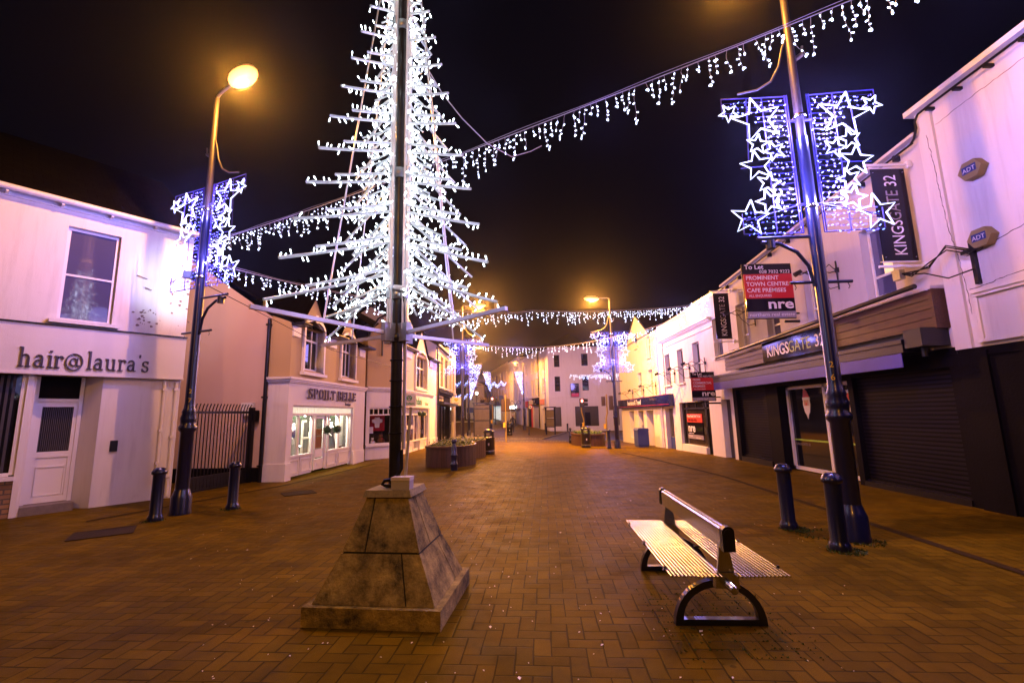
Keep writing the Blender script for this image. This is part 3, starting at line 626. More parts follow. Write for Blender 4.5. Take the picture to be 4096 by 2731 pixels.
# shopfront: frame, glazing, lit interior
x0, x1 = .27, 4.36
f = MB()
for a, b in ((.27,.32),(.70,.76),(1.50,1.60),(1.68,1.74),(2.38,2.44),(2.56,2.62),(3.30,3.38),(4.10,4.17),(4.31,4.36)):
    f.box(a,b,.06,.14,.10 if (1.4<a<2.6) else .6, 1.78)
f.box(x0,x1,.05,.15,1.76,1.82); f.box(x0,x1,.05,.15,2.0,2.05); f.box(x0,1.6,.04,.16,.58,.64); f.box(2.5,4.2,.04,.16,.58,.64)
for i in range(46):
    xx = x0+.02+i*(x1-x0-.04)/45
    if i % 1 == 0: f.box(xx-.012,xx+.012,.08,.12,1.82,2.0)
SF = f.build('shopfront', M['trim'], B)
f = MB()
for a, b in ((.27,.88),(.92,1.60),(2.50,3.30),(3.34,4.36)):
    f.box(a,b,.08,.14,.06,.58)
    for q in ((a+.06,b-.06,.14,.17),(a+.06,b-.06,.48,.51)): f.box(q[0],q[1],.055,.08,q[2],q[3])
    for q in (a+.06,b-.09): f.box(q,q+.03,.055,.08,.17,.48)
f.build('panelled_riser', M['trim'], B)
mb = MB().box(.3,1.62,.10,.108,.64,1.77).box(2.46,4.33,.10,.108,.64,1.77).build('glazing', M['clear'], B)
mb = MB(); d = mb.box(1.74,1.80,.10,.14,.1,1.74).box(2.32,2.38,.10,.14,.1,1.74).box(1.8,2.32,.10,.14,1.66,1.74).box(1.8,2.32,.10,.14,.1,.42).box(1.95,2.12,.085,.10,.24,.30)
D = mb.build('door', M['trim'], B); MB().box(1.80,2.32,.115,.122,.42,1.66).build('pane', M['clear'], D)
mb = MB(); mb.box(1.84,2.28,.10,.112,.46,.72); mb.build('poster', M['paper'], D); MB().box(1.84,2.28,.128,.135,.75,1.1).box(1.84,2.26,.128,.135,1.12,1.34).build('notice', mat('brown_card', (.3,.12,.03), .7), D)
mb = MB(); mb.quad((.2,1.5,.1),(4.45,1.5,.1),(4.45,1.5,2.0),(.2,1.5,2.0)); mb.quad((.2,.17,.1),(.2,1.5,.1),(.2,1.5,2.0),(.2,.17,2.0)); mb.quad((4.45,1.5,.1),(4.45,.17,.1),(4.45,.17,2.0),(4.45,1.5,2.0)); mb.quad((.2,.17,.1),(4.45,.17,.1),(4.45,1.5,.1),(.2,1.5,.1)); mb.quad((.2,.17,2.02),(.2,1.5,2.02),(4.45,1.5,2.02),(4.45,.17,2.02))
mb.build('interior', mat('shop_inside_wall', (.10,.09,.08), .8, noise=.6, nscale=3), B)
MB().box(.3,4.33,.16,.165,1.83,1.99).build('lit_fanlight', M['warmlit'], B)
mb = MB()
for i in range(11): mb.box(3.78,4.42,.40,.41,.66+i*.1,.755+i*.1)
mb.build('white_slatted_screen', mat('lit_screen', (.8,.78,.66), .6), B)
mb = MB().box(1.40,1.45,.3,.35,.6,1.62).box(1.40,1.62,.3,.35,1.56,1.62).box(1.40,1.85,.3,.35,1.05,1.10).box(1.83,1.87,.3,.35,.6,1.25); mb.build('clothes_rail', mat('cream_frame', (.8,.75,.6), .5), B)
mb = MB()
for i in range(700):
    x = random.choice([random.uniform(.3,1.6), random.uniform(2.5,4.3)]); y = random.uniform(.22,.5); z = 1.76-abs(random.gauss(0,.10)); s = .03; a = random.uniform(0,6.3)
    mb.poly([(x,y,z),(x+s*math.cos(a),y+.01,z-s*.8),(x+s*math.cos(a+.9),y-.01,z-s*.3)])
mb.build('garland_foliage', M['leaf'], B)
mb = MB()
for x, z in ((.36,1.90),(.34,1.83),(.74,1.72),(1.5,1.74),(2.70,1.90),(2.86,1.90),(3.12,1.62),(4.3,1.88),(1.28,.86)): mb.lathe([(.0,-.025),(.02,-.018),(.026,0),(.02,.018),(0,.025)], 8, (x,.3,z))
mb.build('shop_spotlight', M['shoplight'], B)
for x in (2.06, 2.72):
    mb = MB()
    for i in range(260):
        v = Vector((random.gauss(0,1), random.gauss(0,1), random.gauss(0,1))).normalized()*.14; p = Vector((x,-.16,1.30))+v; q = Vector((random.uniform(-1,1),random.uniform(-1,1),random.uniform(-1,1)))*.03
        mb.poly([p, p+q, p+v.cross(q).normalized()*.03])
    mb.lathe([(0,-.12),(.09,-.08),(.12,0),(.09,.08),(0,.12)], 10, (x,-.16,1.30)); mb.build('topiary_ball', M['leaf'], B)
strokes(B, 'letter', 'SPOILT BELLE', GU, .98, 4.42, 2.26, .31, -.03, .05, M['lettershade'])
mb = MB(); mb.box(1,4.4,-.031,-.001,2.3,2.31) if False else None
put_text('boutique_script', B, 'Boutique', 3.62, 2.10, -.012, .14, M['letters'], .006, .9, rot=R(0))

def mannequin(name, label, pos, rz, top, lower, lm, base):
    t = thing(name, label, 'mannequin', pos, rz, 'mannequins in the boutique window')
    def sk(nm, pts, edges, rad, m, par):
        me = bpy.data.meshes.new(nm); me.from_pydata(pts, edges, []); o = link(nm, me, par); me.materials.append(m)
        md = o.modifiers.new('skin', 'SKIN'); me.skin_vertices[0].data[0].use_root = True
        for i, r in enumerate(rad): me.skin_vertices[0].data[i].radius = (r, r)
        md2 = o.modifiers.new('sub', 'SUBSURF'); md2.levels = 1; md2.render_levels = 1; md.use_smooth_shade = True
        return o
    sk('body', [(0,0,.62),(0,0,.82),(0,0,1.02),(0,0,1.12),(0,0,1.22),(-.13,0,1.02),(-.25,-.02,.86),(-.14,-.1,.74),(.13,0,1.02),(.20,0,.82),(.22,-.03,.62),(.08,0,.3),(-.08,0,.3)],
       [(0,1),(1,2),(2,3),(3,4),(2,5),(5,6),(6,7),(2,8),(8,9),(9,10),(0,11),(0,12)], [.10,.075,.10,.035,.065,.045,.032,.022,.045,.03,.022,.05,.05], M['mannequin'], t)
    mb = MB(); mb.lathe([(.10,.80),(.115,.98),(.10,1.03)], 14); mb.build('bodice', top, t)
    mb = MB(); mb.lathe([(.25,.02),(.22,.25),(.15,.55),(.105,.68),(.09,.80)], 18); mb.build('skirt', lower, t)
    mb = MB(); mb.lathe([(.15,-base+.0),(.15,-base+.02)], 16); mb.build('stand', M['steel'], t)
    return t
Lb = Matrix.Translation(loc) @ Matrix.Rotation(rz, 4, 'Z')
mannequin('mannequin', 'white mannequin in dark bodice and pale sequinned gown in boutique window', Lb @ Vector((.98,.36,.32)), rz, M['navycloth'], M['gown'], None, .2)
mannequin('mannequin', 'mannequin in black dress in the right hand boutique window', Lb @ Vector((3.42,.38,.32)), rz, M['darkdress'], M['darkdress'], None, .2)
L = bpy.data.lights.new('shop_window_light', 'AREA'); L.shape = 'RECTANGLE'; L.size = 3.6; L.size_y = .16; L.energy = 260; L.color = (1,.93,.75)
o = link('shop_ceiling_light', L, B); o.matrix_local = Matrix.Translation((2.3,.26,1.99)) @ Matrix.Rotation(R(14), 4, 'X')

# ---- charity shop
loc, rz = fac((-5.06,19.35), 4)
B = thing('charity_shop_building', 'white and cream charity shop building with one broad gable and green letters', 'building', loc, rz)
Li = (Matrix.Translation(loc) @ Matrix.Rotation(rz, 4, 'Z')).inverted()
gc, hw, zb, za = 4.25, 1.40, 4.75, 6.2
mb = MB(); wx0, wx1 = 3.20, 5.32
wall_front(mb, 0, 7.9, 2.85, 4.75, [(wx0,wx1,3.10,4.70,.22)])
mb.poly([(gc-hw,0,4.75),(gc+hw,0,4.75),(gc,0,za)]); mb.quad((7.9,0,2.8),(7.9,8,2.8),(7.9,8,4.8),(7.9,0,4.8)); mb.poly([(7.9,0,4.8),(7.9,8,4.8),(7.9,4,7.6)])
mb.build('wall', M['cream'], B)
mb = MB(); wall_front(mb, 0, 7.9, -.25, 2.85, [(1.0,5.85,-.25,2.06,.16)]); mb.quad((7.9,0,-.3),(7.9,8,-.3),(7.9,8,2.85),(7.9,0,2.85)); mb.box(5.95,7.9,-.05,0,-.3,.46); mb.box(5.95,6.75,-.03,0,.46,2.7); mb.build('shopfront_wall', M['white'], B)
mb = MB()
for dy, z0, z1 in ((.045,2.72,2.76),(.08,2.76,2.82),(.12,2.82,2.89)): mb.box(0,6.85,-dy,0,z0,z1)
cor = mb.build('cornice', M['trim'], B)
cx = (wx0+wx1)/2; mb = MB()
out = [(wx0-.12,3.02),(wx0-.12,4.45)]+[(cx-(cx-wx0+.12)*math.cos(math.pi*i/12), 4.5+.55*math.sin(math.pi*i/12)) for i in range(13)]+[(wx1+.12,4.45),(wx1+.12,3.02)]
inn = [(wx0,3.10),(wx0,4.45)]+[(cx-(cx-wx0)*math.cos(math.pi*i/12), 4.5+.42*math.sin(math.pi*i/12)) for i in range(13)]+[(wx1,4.45),(wx1,3.10)]
for i in range(len(out)-1): mb.plate([out[i],out[i+1],inn[i+1],inn[i]], -.08, -.003)
f = MB()
for xx in (wx0+.01, wx0+.68, wx0+1.37, wx1-.07): f.box(xx,xx+.06,.15,.21,3.12,4.75)
for z in (3.12,4.12): f.box(wx0,wx1,.145,.215,z,z+.06)
W = f.build('window', M['pvc'], B); MB().box(wx0,wx1,.19,.195,3.1,4.85).build('pane', M['pane'], W); mb.build('surround', M['trim'], W); MB().box(wx0-.15,wx1+.15,-.14,.15,2.94,3.03).build('sill', M['trim'], W)
mb = MB(); mb.quad((-.8,-.12,4.85),(7.95,-.12,4.85),(7.95,4,7.6),(-.8,4,7.6)); mb.quad((-.8,4,7.6),(7.95,4,7.6),(7.95,8,4.8),(-.8,8,4.8)); t = 2
mb.poly([(gc-hw-.1,-.08,zb-.06),(gc,-.08,za+.09),(gc,t,za+.09)]); mb.poly([(gc+hw+.1,-.08,zb-.06),(gc,t,za+.09),(gc,-.08,za+.09)])
for s in (-1,1): mb.quad((gc+s*(hw+.1),-.08,zb-.06),(gc,-.08,za+.09),(gc,-.08,za+.01),(gc+s*hw,-.08,zb-.1))
mb.build('roof', M['slate'], B)
mb = MB(); [ (mb.box(a,b,-.3,0,4.76,4.83), mb.tube([(a,-.3,4.80),(b,-.3,4.80)], .05, 8)) for a, b in ((0,2.75),(5.75,7.9)) ]; mb.build('gutter', M['black'], B)
mb = MB().box(1.2,2.5,-.05,-.002,4.4,4.74).box(5.9,6.7,-.05,-.002,4.4,4.74).build('corbel', M['trim'], B)
MB().box(1.0,5.9,-.05,-.002,2.10,2.70).build('sign_band', M['trim'], B)
put_text('lettering', B, 'Oxfam', 2.95, 2.25, -.055, .48, M['green'], .004, 1.0, bold=.012); put_text('lettering', B, 'Ireland', 4.95, 2.25, -.055, .22, M['signgrey'], .003)
f = MB()
for a in (1.0,2.08,3.26,4.12,4.42,5.36,5.80): f.box(a,a+.06,.08,.15,.0,2.06)
f.box(1.0,5.85,.07,.16,1.74,1.80); f.box(1.0,5.85,.07,.16,.46,.54); f.box(2.1,3.3,.06,.16,1.08,1.26)
for i in range(50): f.box(1.02+i*.097,1.06+i*.097,.10,.14,1.8,2.06)
f.box(1.0,3.3,.10,.14,-.2,.46); f.box(4.45,5.85,.10,.14,-.2,.46)
for a, b in ((1.1,1.98),(2.2,3.2),(4.55,5.3)): f.box(a,b,.07,.10,.0,.03); f.box(a,b,.07,.10,.36,.39)
f.box(3.32,4.12,.10,.14,.0,.12); f.box(3.45,3.5,.10,.14,.1,1.7); f.box(3.95,4.0,.10,.14,.1,1.7); f.box(3.68,3.73,.10,.14,.1,.5)
f.build('shopfront', M['trim'], B); MB().box(1.0,5.85,.12,.128,.0,2.05).build('glazing', M['clear'], B)
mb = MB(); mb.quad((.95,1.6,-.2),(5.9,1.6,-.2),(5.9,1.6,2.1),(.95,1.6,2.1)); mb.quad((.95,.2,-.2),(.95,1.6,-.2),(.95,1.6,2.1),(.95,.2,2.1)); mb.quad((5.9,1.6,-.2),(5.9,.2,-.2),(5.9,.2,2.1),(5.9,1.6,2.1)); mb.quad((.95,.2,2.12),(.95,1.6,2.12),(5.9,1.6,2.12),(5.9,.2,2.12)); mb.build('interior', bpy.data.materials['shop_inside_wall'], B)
mb = MB()
for i in range(26):
    x = random.uniform(1.1,5.7); z = random.uniform(.5,1.4); mb.box(x,x+random.uniform(.08,.3),.35,.6,z,z+random.uniform(.1,.4))
mb.build('stock', mat('mixed_dark_stock', (.30,.08,.06), .8, noise=.8, nscale=3, col2=(.05,.05,.10)), B)
for x in (3.55, 4.3):
    mb = MB(); mb.lathe([(0,-.12),(.09,-.08),(.12,0),(.09,.08),(0,.12)], 10, (x,-.16,1.80)); mb.build('topiary_ball', M['leaf'], B)
downpipe(B, 7.88, -.06, -.1, 4.8, 'black', .06)
# canted bay of the charity shop
cw = Matrix.Translation((-5.93,18.5,0)) @ Matrix.Rotation(R(90-46), 4, 'Z'); Mc = Li @ cw; Lc = 1.22
mb = MB(); wall_front(mb, 0, Lc, -.1, 2.85, [(.12,Lc-.03,.57,2.06,.12)]); o = mb.build('bay_wall', M['white'], B); o.matrix_local = Mc
mb = MB(); mb.poly([(0,0,2.85),(Lc,0,2.85),(Lc,0,5.0),(Lc,0,6.2),(.3,0,5.4),(0,0,4.9)]); mb.quad((0,0,2.85),(0,2.5,2.85),(0,2.5,5.1),(0,0,4.9)); o = mb.build('bay_upper_wall', M['tan'], B); o.matrix_local = Mc
mb = MB()
for dy, z0, z1 in ((.045,2.72,2.76),(.08,2.76,2.82),(.12,2.82,2.89)): mb.box(0,Lc,-dy,0,z0,z1)
o = mb.build('bay_cornice', M['trim'], B); o.matrix_local = Mc
mb = MB().box(-.05,.02,-.1,.0,4.9,5.0); mb.tube([(-.08,-.06,4.85),(.1,-.06,5.25),(.4,-.06,5.75),(Lc,-.06,6.25)], .05, 6); mb.tube([(.62,-.05,4.2),(.62,-.05,5.9)], .04, 6); o = mb.build('bay_verge', M['black'], B); o.matrix_local = Mc
f = MB()
for a in (.12,Lc-.09): f.box(a,a+.06,.04,.1,.57,2.06)
f.box(.12,Lc-.03,.04,.1,.57,.63); f.box(.12,Lc-.03,.04,.1,2.0,2.06); f.box(.12,Lc-.03,.04,.1,1.74,1.79)
for i in range(1,5): f.box(.12+i*.22,.15+i*.22,.045,.095,1.79,2.0)
o = f.build('bay_window', M['trim'], B); o.matrix_local = Mc; p = MB().box(.14,Lc-.05,.08,.085,.6,2.04).build('pane', M['clear'], o); MB().box(.0,Lc,-.08,.04,.50,.56).build('sill', M['trim'], o)
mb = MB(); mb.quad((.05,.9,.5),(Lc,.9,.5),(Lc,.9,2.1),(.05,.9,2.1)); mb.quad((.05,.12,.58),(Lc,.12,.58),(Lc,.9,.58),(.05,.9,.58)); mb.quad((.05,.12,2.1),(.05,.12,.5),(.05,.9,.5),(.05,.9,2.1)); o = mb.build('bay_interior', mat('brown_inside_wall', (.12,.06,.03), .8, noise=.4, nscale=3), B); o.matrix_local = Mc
mb = MB().box(.45,1.1,.5,.52,1.1,1.75); o = mb.build('red_garment', M['redcloth'], B); o.matrix_local = Mc
mb = MB().plate([(.50,1.46),(.62,1.42),(.64,1.24),(.82,1.24),(.84,1.42),(.96,1.46),(.96,1.58),(.84,1.60),(.83,1.66),(.63,1.66),(.62,1.60),(.50,1.58)], .44, .47); o = mb.build('shirt_display', M['paper'], B); o.matrix_local = Mc
mb = MB().box(.26,.48,.3,.305,1.02,1.28); o = mb.build('poster', M['paper'], B); o.matrix_local = Mc
for nm, m, px, lab in (('teddy_bear', 'paper', .48, 'small white teddy bear with red bow in the charity shop window'), ('teddy_bear', 'browncloth', .86, 'brown teddy bears with hats in the charity shop window')):
    P = cw @ Vector((px,.35,.58)); t = thing(nm, lab, 'toy', P, R(44))
    mb = MB(); k = 1 if px < .6 else 1.5
    mb.lathe([(0,0),(.08*k,.03),(.09*k,.09),(.05*k,.15*k),(0,.16*k)], 12); mb.lathe([(0,.13*k),(.05*k,.16*k),(.06*k,.2*k),(.04*k,.25*k),(0,.26*k)], 12)
    for s in (-1,1): mb.lathe([(0,-.02),(.02,0),(0,.02)], 8, (s*.045*k,0,.255*k)); mb.tube([(s*.06*k,-.02,.12*k),(s*.10*k,-.06,.07)], .022*k, 6); mb.tube([(s*.04*k,-.03,.03),(s*.07*k,-.12,.03)], .026*k, 6)
    mb.build('bear_body', M[m], t); MB().box(-.03,.03,-.075*k,-.05*k,.13*k,.155*k).build('bow', M['red'], t)

# ---- shuttered black shop and the pale building beyond
loc, rz = fac((-4.62,27.3), 0)
B = thing('shuttered_shop_building', 'narrow white building over a black shuttered shop beyond the charity shop', 'building', loc, rz)
mb = MB(); wall_front(mb, 0, 6.2, 3.3, 5.95, [(.25,1.35,3.5,5.5),(1.75,3.2,3.5,5.5),(3.7,5.3,3.5,5.5)]); envelope(mb, 0, 6.2, -.3, 5.95, 8); mb.poly([(0,0,5.95),(0,8,5.95),(0,4,8.4)]); mb.build('wall', M['lilac'], B)
for a, b in ((.25,1.35),(1.75,3.2),(3.7,5.3)): window(B, a,b,3.5,5.5,.08,((.5,),(.5,)),.07,'black','pane',True)
flat_roof_gable(B, 0, 6.2, 5.95, 8, 2.5, .05); gutter(B, 0, 6.2, 5.93, -.22); downpipe(B, .05, -.08, 2.9, 5.9, 'blue', .05)
mb = MB(); wall_front(mb, 0, 6.2, -.3, 3.3, [(.3,2.0,-.3,2.3,.25),(2.3,5.8,-.3,2.3,.25)]); mb.box(-.02,6.2,-.25,0,3.08,3.3); mb.box(-.02,6.2,-.15,0,2.95,3.08); mb.build('black_shopfront', M['blackwall'], B)
MB().box(.3,2.0,.12,.16,-.3,2.3).build('roller_shutter', M['shutter'], B); MB().box(2.3,5.8,.15,.16,-.3,2.3).box(2.3,2.4,.08,.15,-.3,2.3).box(4,4.08,.08,.15,-.3,2.3).build('dark_shop_window', M['pane'], B)
MB().box(.1,6.9,-.5,-.02,2.36,2.5).build('canopy', M['black'], B)
MB().box(.6,2.6,-.06,-.003,2.62,2.92).build('sign_band', M['cream'], B); put_text('lettering', B, 'UNISEX', .7, 2.66, -.065, .26, M['letters'], sx=1.6)
loc, rz = fac((-4.75,33.55), 0)
B = thing('travel_shop_building', 'pale yellow building with dark glass door at the left junction corner', 'building', loc, rz)
mb = MB(); wall_front(mb, 0, 4.2, -.3, 6.7, [(.5,1.7,3.6,5.6),(2.5,3.4,3.6,5.6),(.3,3.0,-.3,2.3,.25)]); envelope(mb, 0, 4.2, -.3, 6.7, 8); mb.build('wall', M['cream'], B)
mb = MB().box(0,4.2,-.05,0,5.9,6.0).box(0,4.2,-.1,0,3.3,3.42).build('cornice', M['cream'], B)
for a, b in ((.5,1.7),(2.5,3.4)): window(B, a,b,3.6,5.6,.1,((.5,),(.5,)),.06,'black','pane')
MB().box(.1,3.3,-.1,-.003,2.55,3.2).build('blank_sign', M['trim'], B); MB().box(.3,3.0,.1,.12,-.3,2.3).box(1.5,1.6,.06,.1,-.3,2.3).build('shop_window', M['pane'], B)
flat_roof_gable(B, 0, 4.2, 6.7, 8, 2.5, .05)
t = thing('hanging_sign', 'square white hanging sign with a yellow heart beyond the shuttered shop', 'sign', (-4.7,34.9,0), 0)
MB().box(.0,.72,-.04,.04,2.42,3.06).build('sign_board', M['trim'], t); MB().tube([(-.1,0,2.95),(0,0,2.95)], .02, 6).tube([(-.1,0,2.55),(0,0,2.55)], .02, 6).build('bracket', M['black'], t)
hp = [(.36+.17*(16*math.sin(a)**3)/16, 2.86+.14*(13*math.cos(a)-5*math.cos(2*a)-2*math.cos(3*a)-math.cos(4*a))/16) for a in [2*math.pi*i/24 for i in range(24)]]
MB().plate(list(reversed(hp)), -.05, -.041).build('heart_emblem', M['amber'], t)
put_text('lettering', t, 'Thomas', .36, 2.58, -.045, .13, M['letters'], .003, align='CENTER'); put_text('lettering', t, 'Cook', .36, 2.47, -.045, .13, M['letters'], .003, align='CENTER')
t = thing('hanging_sign', 'square cream hanging sign with a round green emblem on the charity shop', 'sign', (-5.02,20.9,0), 0)
MB().box(.0,.58,-.035,.035,2.13,2.70).build('sign_board', mat('cream_sign', (.60,.56,.42), .4), t)
mb = MB()
for z in (2.22,2.42,2.62): mb.box(-.14,0,-.02,.02,z,z+.03)
mb.build('bracket', M['galv'], t)
MB().plate(list(reversed([(.29+.125*math.cos(6.283*i/28), 2.50+.125*math.sin(6.283*i/28)) for i in range(28)])), -.044, -.036).build('emblem_disc', M['green'], t)
mb = MB(); [ribbon(mb, q, .028, -.052, -.045) for q in (arc(.29,2.53,.045,.045,0,360,14), [(.26,2.50),(.33,2.41)], [(.32,2.50),(.25,2.41)], [(.25,2.47),(.33,2.47)])]; mb.build('emblem_figure', M['trim'], t)
put_text('lettering', t, 'Oxfam', .29, 2.20, -.038, .165, M['green'], .003, align='CENTER', bold=.004)

# ================================================================== RIGHT SIDE (local x = distance towards the viewer)
def right(name, label, y0): return thing(name, label, 'building', (7.5, y0, 0), R(-90))
# ---- insurance agency
Y0 = 32.; X = lambda y: Y0-y
B = right('insurance_agency_building', 'white gabled house over the long navy shop sign', Y0)
x1 = X(23.07)
mb = MB(); ops = [(X(27.35),X(26.55),2.56,3.93,.18),(X(25.25),X(24.4),2.54,3.92,.18),(X(27.5),X(26.95),5.45,6.3,.18),(X(25.15),X(24.5),4.6,5.75,.18),(X(29.85),X(28.75),.05,1.72,.4),(X(27.75),X(26.65),.05,1.72,.4),(X(26.05),X(24.75),-.6,1.72,.9)]
wall_front(mb, 0, x1, -.6, 5.88, ops[:2]+ops[3:]+[(X(27.5),X(26.95),5.45,5.88,.18)])
ga, gb, gm, gz_ = X(29.7), X(24.5), X(27.1), 7.45
mb.poly([(ga,0,5.88),(X(27.5),0,5.88),(X(27.5),0,6.3),(X(26.95),0,6.3),(X(26.95),0,5.88),(gb,0,5.88),(gm,0,gz_)])
envelope(mb, 0, x1, -.6, 5.88, 8); mb.build('wall', M['white'], B)
for o_ in ops[:4]: window(B, o_[0]+.02,o_[1]-.02,o_[2],o_[3],.12,((),(.62,)),.05,'pvc','blind' if o_[2] < 3 else 'pane')
mb = MB(); mb.quad((-.05,-.1,5.9),(x1,-.1,5.9),(x1,4,8.2),(-.05,4,8.2)); mb.quad((-.05,4,8.2),(x1,4,8.2),(x1,8.1,5.8),(-.05,8.1,5.8))
for s, xe in ((-1,ga),(1,gb)): mb.poly([(xe,-.06,5.86),(gm,-.06,gz_+.05),(gm,2.6,gz_+.05)] if s > 0 else [(gm,-.06,gz_+.05),(xe,-.06,5.86),(gm,2.6,gz_+.05)])
mb.build('roof', M['slate'], B)
mb = MB()
for s, xe in ((-1,ga),(1,gb)): mb.plate([(xe,5.84),(gm,gz_+.02),(gm,gz_+.09),(xe-.06 if s<0 else xe+.06,5.86)], -.08, -.0)
mb.build('verge_board', M['black'], B)
MB().box(X(31.95),X(21.45),-.22,-.003,1.90,2.46).build('sign_board', M['navy'], B)
mb = MB().box(X(31.9),X(21.5),-.225,-.221,1.98,2.0).box(X(31.9),X(21.5),-.225,-.221,2.44,2.455).build('red_stripe', M['red'], B)
put_text('lettering', B, 'Insurance & Travel', X(29.3), 2.07, -.226, .40, M['signwhite'], .004, 1.0, bold=.008)
put_text('lettering', B, 'Your Independent', X(24.6), 2.24, -.226, .20, bpy.data.materials['violet_grey_letters'], .003, .9)
for a, b in ((X(29.85),X(28.75)),(X(27.75),X(26.65))):
    f = MB().box(a,b,.3,.36,.05,.12).box(a,b,.3,.36,1.66,1.72).box(a,a+.05,.3,.36,.05,1.72).box(b-.05,b,.3,.36,.05,1.72); W = f.build('shop_window', M['galv'], B); MB().box(a,b,.33,.34,.05,1.72).build('pane', M['clear'], W)
    MB().box(a+.1,b-.05,.42,.44,.14,.62).build('poster', mat('brown_window_poster', (.45,.25,.12), .5, noise=.7, nscale=5, col2=(.1,.07,.08)), W); MB().box(a+.1,b-.05,.42,.44,.66,1.2).build('photo_display', mat('pale_window_poster', (.45,.38,.30), .5, noise=.7, nscale=4, col2=(.08,.06,.08)), W)
    MB().box(a+.05,b-.05,.42,.44,1.34,1.6).build('header_card', M['paper'], W)
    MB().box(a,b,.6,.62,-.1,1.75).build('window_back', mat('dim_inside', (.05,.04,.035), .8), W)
MB().box(X(26.05),X(24.75),.88,.9,-.6,1.72).box(X(24.9),X(24.76),.2,.88,.75,1.0).build('door_recess', M['white'], B)
downpipe(B, x1-.05, -.05, -.1, 2.4, 'trim', .035)
# ---- parapet building with the empty unit
Y0 = 23.06; X = lambda y: Y0-y
B = right('parapet_building', 'white building with moulded parapet above the empty glass shop unit', Y0)
x1 = X(15.66); ups = [(X(22.3),X(21.6),2.9,4.38,.2),(X(20.6),X(19.9),2.88,4.38,.2),(X(18.8),X(18.1),2.88,4.42,.2),(X(16.75),X(16.05),3.55,5.0,.15)]
mb = MB(); wall_front(mb, 0, x1, -.5, 5.86, ups+[(X(22.8),X(21.65),-.5,1.80,.3),(X(20.8),X(17.62),-.5,2.02,.35),(X(16.6),X(15.88),-.5,2.02,.3)]); envelope(mb, 0, x1, -.5, 5.86, 8); mb.quad((0,0,5.86),(x1,0,5.86),(x1,8,5.86),(0,8,5.86)); mb.build('wall', M['white'], B)
mb = MB()
for dy, z0, z1 in ((.05,4.98,5.02),(.10,5.02,5.08),(.16,5.08,5.14),(.04,4.74,4.78)): mb.box(0 if z0 > 4.9 else .3,X(16.8),-dy,0,z0,z1)
mb.box(-.02,.75,-.06,0,-.3,4.98) if False else None
mb.box(.0,.62,-.05,0,2.5,4.98); mb.box(0,x1,-.03,.3,5.86,5.92)
for i in range(9): mb.box(-.015,.635,-.062,-.05,2.62+i*.27,2.63+i*.27+.22)
mb.build('cornice', M['trim'], B)
for o_ in ups: window(B, o_[0]+.01,o_[1]-.01,o_[2],o_[3],.16,((),(.45,)),.05,'pvc','pane' if o_[2] < 3.5 else 'pane_blue')
mb = MB()
for i in range(60):
    t = random.random(); mb.lathe([(0,-.018),(.018,0),(0,.018)], 5, (X(18.32)+random.uniform(-.1,.1),.19,2.95+1.4*t))
mb.build('window_fairy_light', M['led_bluebright'], B)
f = MB(); f.box(X(22.8),X(21.65),.2,.26,-.3,.40,0)
f.build('blue_riser', M['bluepaint'], B); f = MB().box(X(22.8),X(21.65),.2,.26,.4,.46).box(X(22.8),X(22.74),.2,.26,.46,1.8).box(X(21.7),X(21.65),.2,.26,.46,1.8); W = f.build('shop_window', M['galv'], B); MB().box(X(22.8),X(21.65),.23,.24,.4,1.8).build('pane', M['clear'], W)
MB().box(X(22.7),X(21.7),.32,.33,.48,.85).build('poster', mat('holiday_poster', (.5,.42,.42), .5, noise=.8, nscale=4, col2=(.08,.08,.14)), W); MB().box(X(22.7),X(21.7),.32,.33,1.42,1.78).build('header_card', M['paper'], W); MB().box(X(22.75),X(21.68),.6,.62,.3,1.8).build('window_back', bpy.data.materials['dim_inside'], W)
MB().box(X(22.6),X(22.0),.5,.55,.86,1.3).build('photo_display', bpy.data.materials['brown_window_poster'], W)
f = MB().box(X(20.8),X(20.62),.12,.22,-.1,2.02).box(X(18.35),X(18.18),.12,.22,-.1,2.02).box(X(17.72),X(17.62),.12,.22,-.1,2.02).box(X(20.8),X(17.62),.12,.22,1.72,1.78)
for y in (20.1,19.3,18.5): f.box(X(y),X(y)+.05,.12,.22,1.78,2.02)
W = f.build('shopfront', M['black'], B); MB().box(X(20.62),X(17.72),.17,.18,.0,2.0).build('glazing', mat('black_shop_glass', (.02,.018,.016), .05, spec=.8, noise=.5, nscale=1.2, col2=(.06,.045,.03)), B)
MB().box(X(20.7),X(18.2),-.02,.3,-.3,.22).build('threshold_wall', M['white'], B); MB().box(X(18.30),X(18.24),.02,.12,.72,1.02).build('door_handle', M['steel'], W)
MB().box(X(16.6),X(15.88),.2,.24,-.1,2.0).box(X(16.2),X(16.1),.15,.2,-.1,2.0).build('side_door', M['pane'], B); MB().box(X(15.90),X(15.86),.0,.3,-.1,2.02).build('door_frame', M['pvc'], B)
# window poster of the letting agent
t = thing('letting_poster', 'red and black letting poster inside the empty shop glass', 'poster', (7.5,Y0,0), R(-90))
pa, pb = X(20.35), X(18.75)
MB().box(pa,pb,.135,.16,1.17,1.52).build('red_panel', mat('orange_red_print', (.62,.05,.02), .4), t); MB().box(pa,pb,.135,.16,.66,1.17).build('black_panel', M['signblack'], t); MB().box(pa,pb,.135,.16,.48,.655).build('grey_panel', M['signgrey'], t)
put_text('lettering', t, 'Prime Retail Unit To Let', pa+.03, 1.38, .13, .155, M['signwhite'], .002, .93, bold=.003)
put_text('lettering', t, '028 7032 9222', pa+.12, 1.22, .13, .13, M['signblack'], .002, 1.2)
put_text('lettering', t, 'nre', pa+.08, .78, .13, .48, M['signwhite'], .002, 1.15, bold=.012)
put_text('lettering', t, 'northern real estate', pa+.08, .69, .13, .07, M['signwhite'], .002)
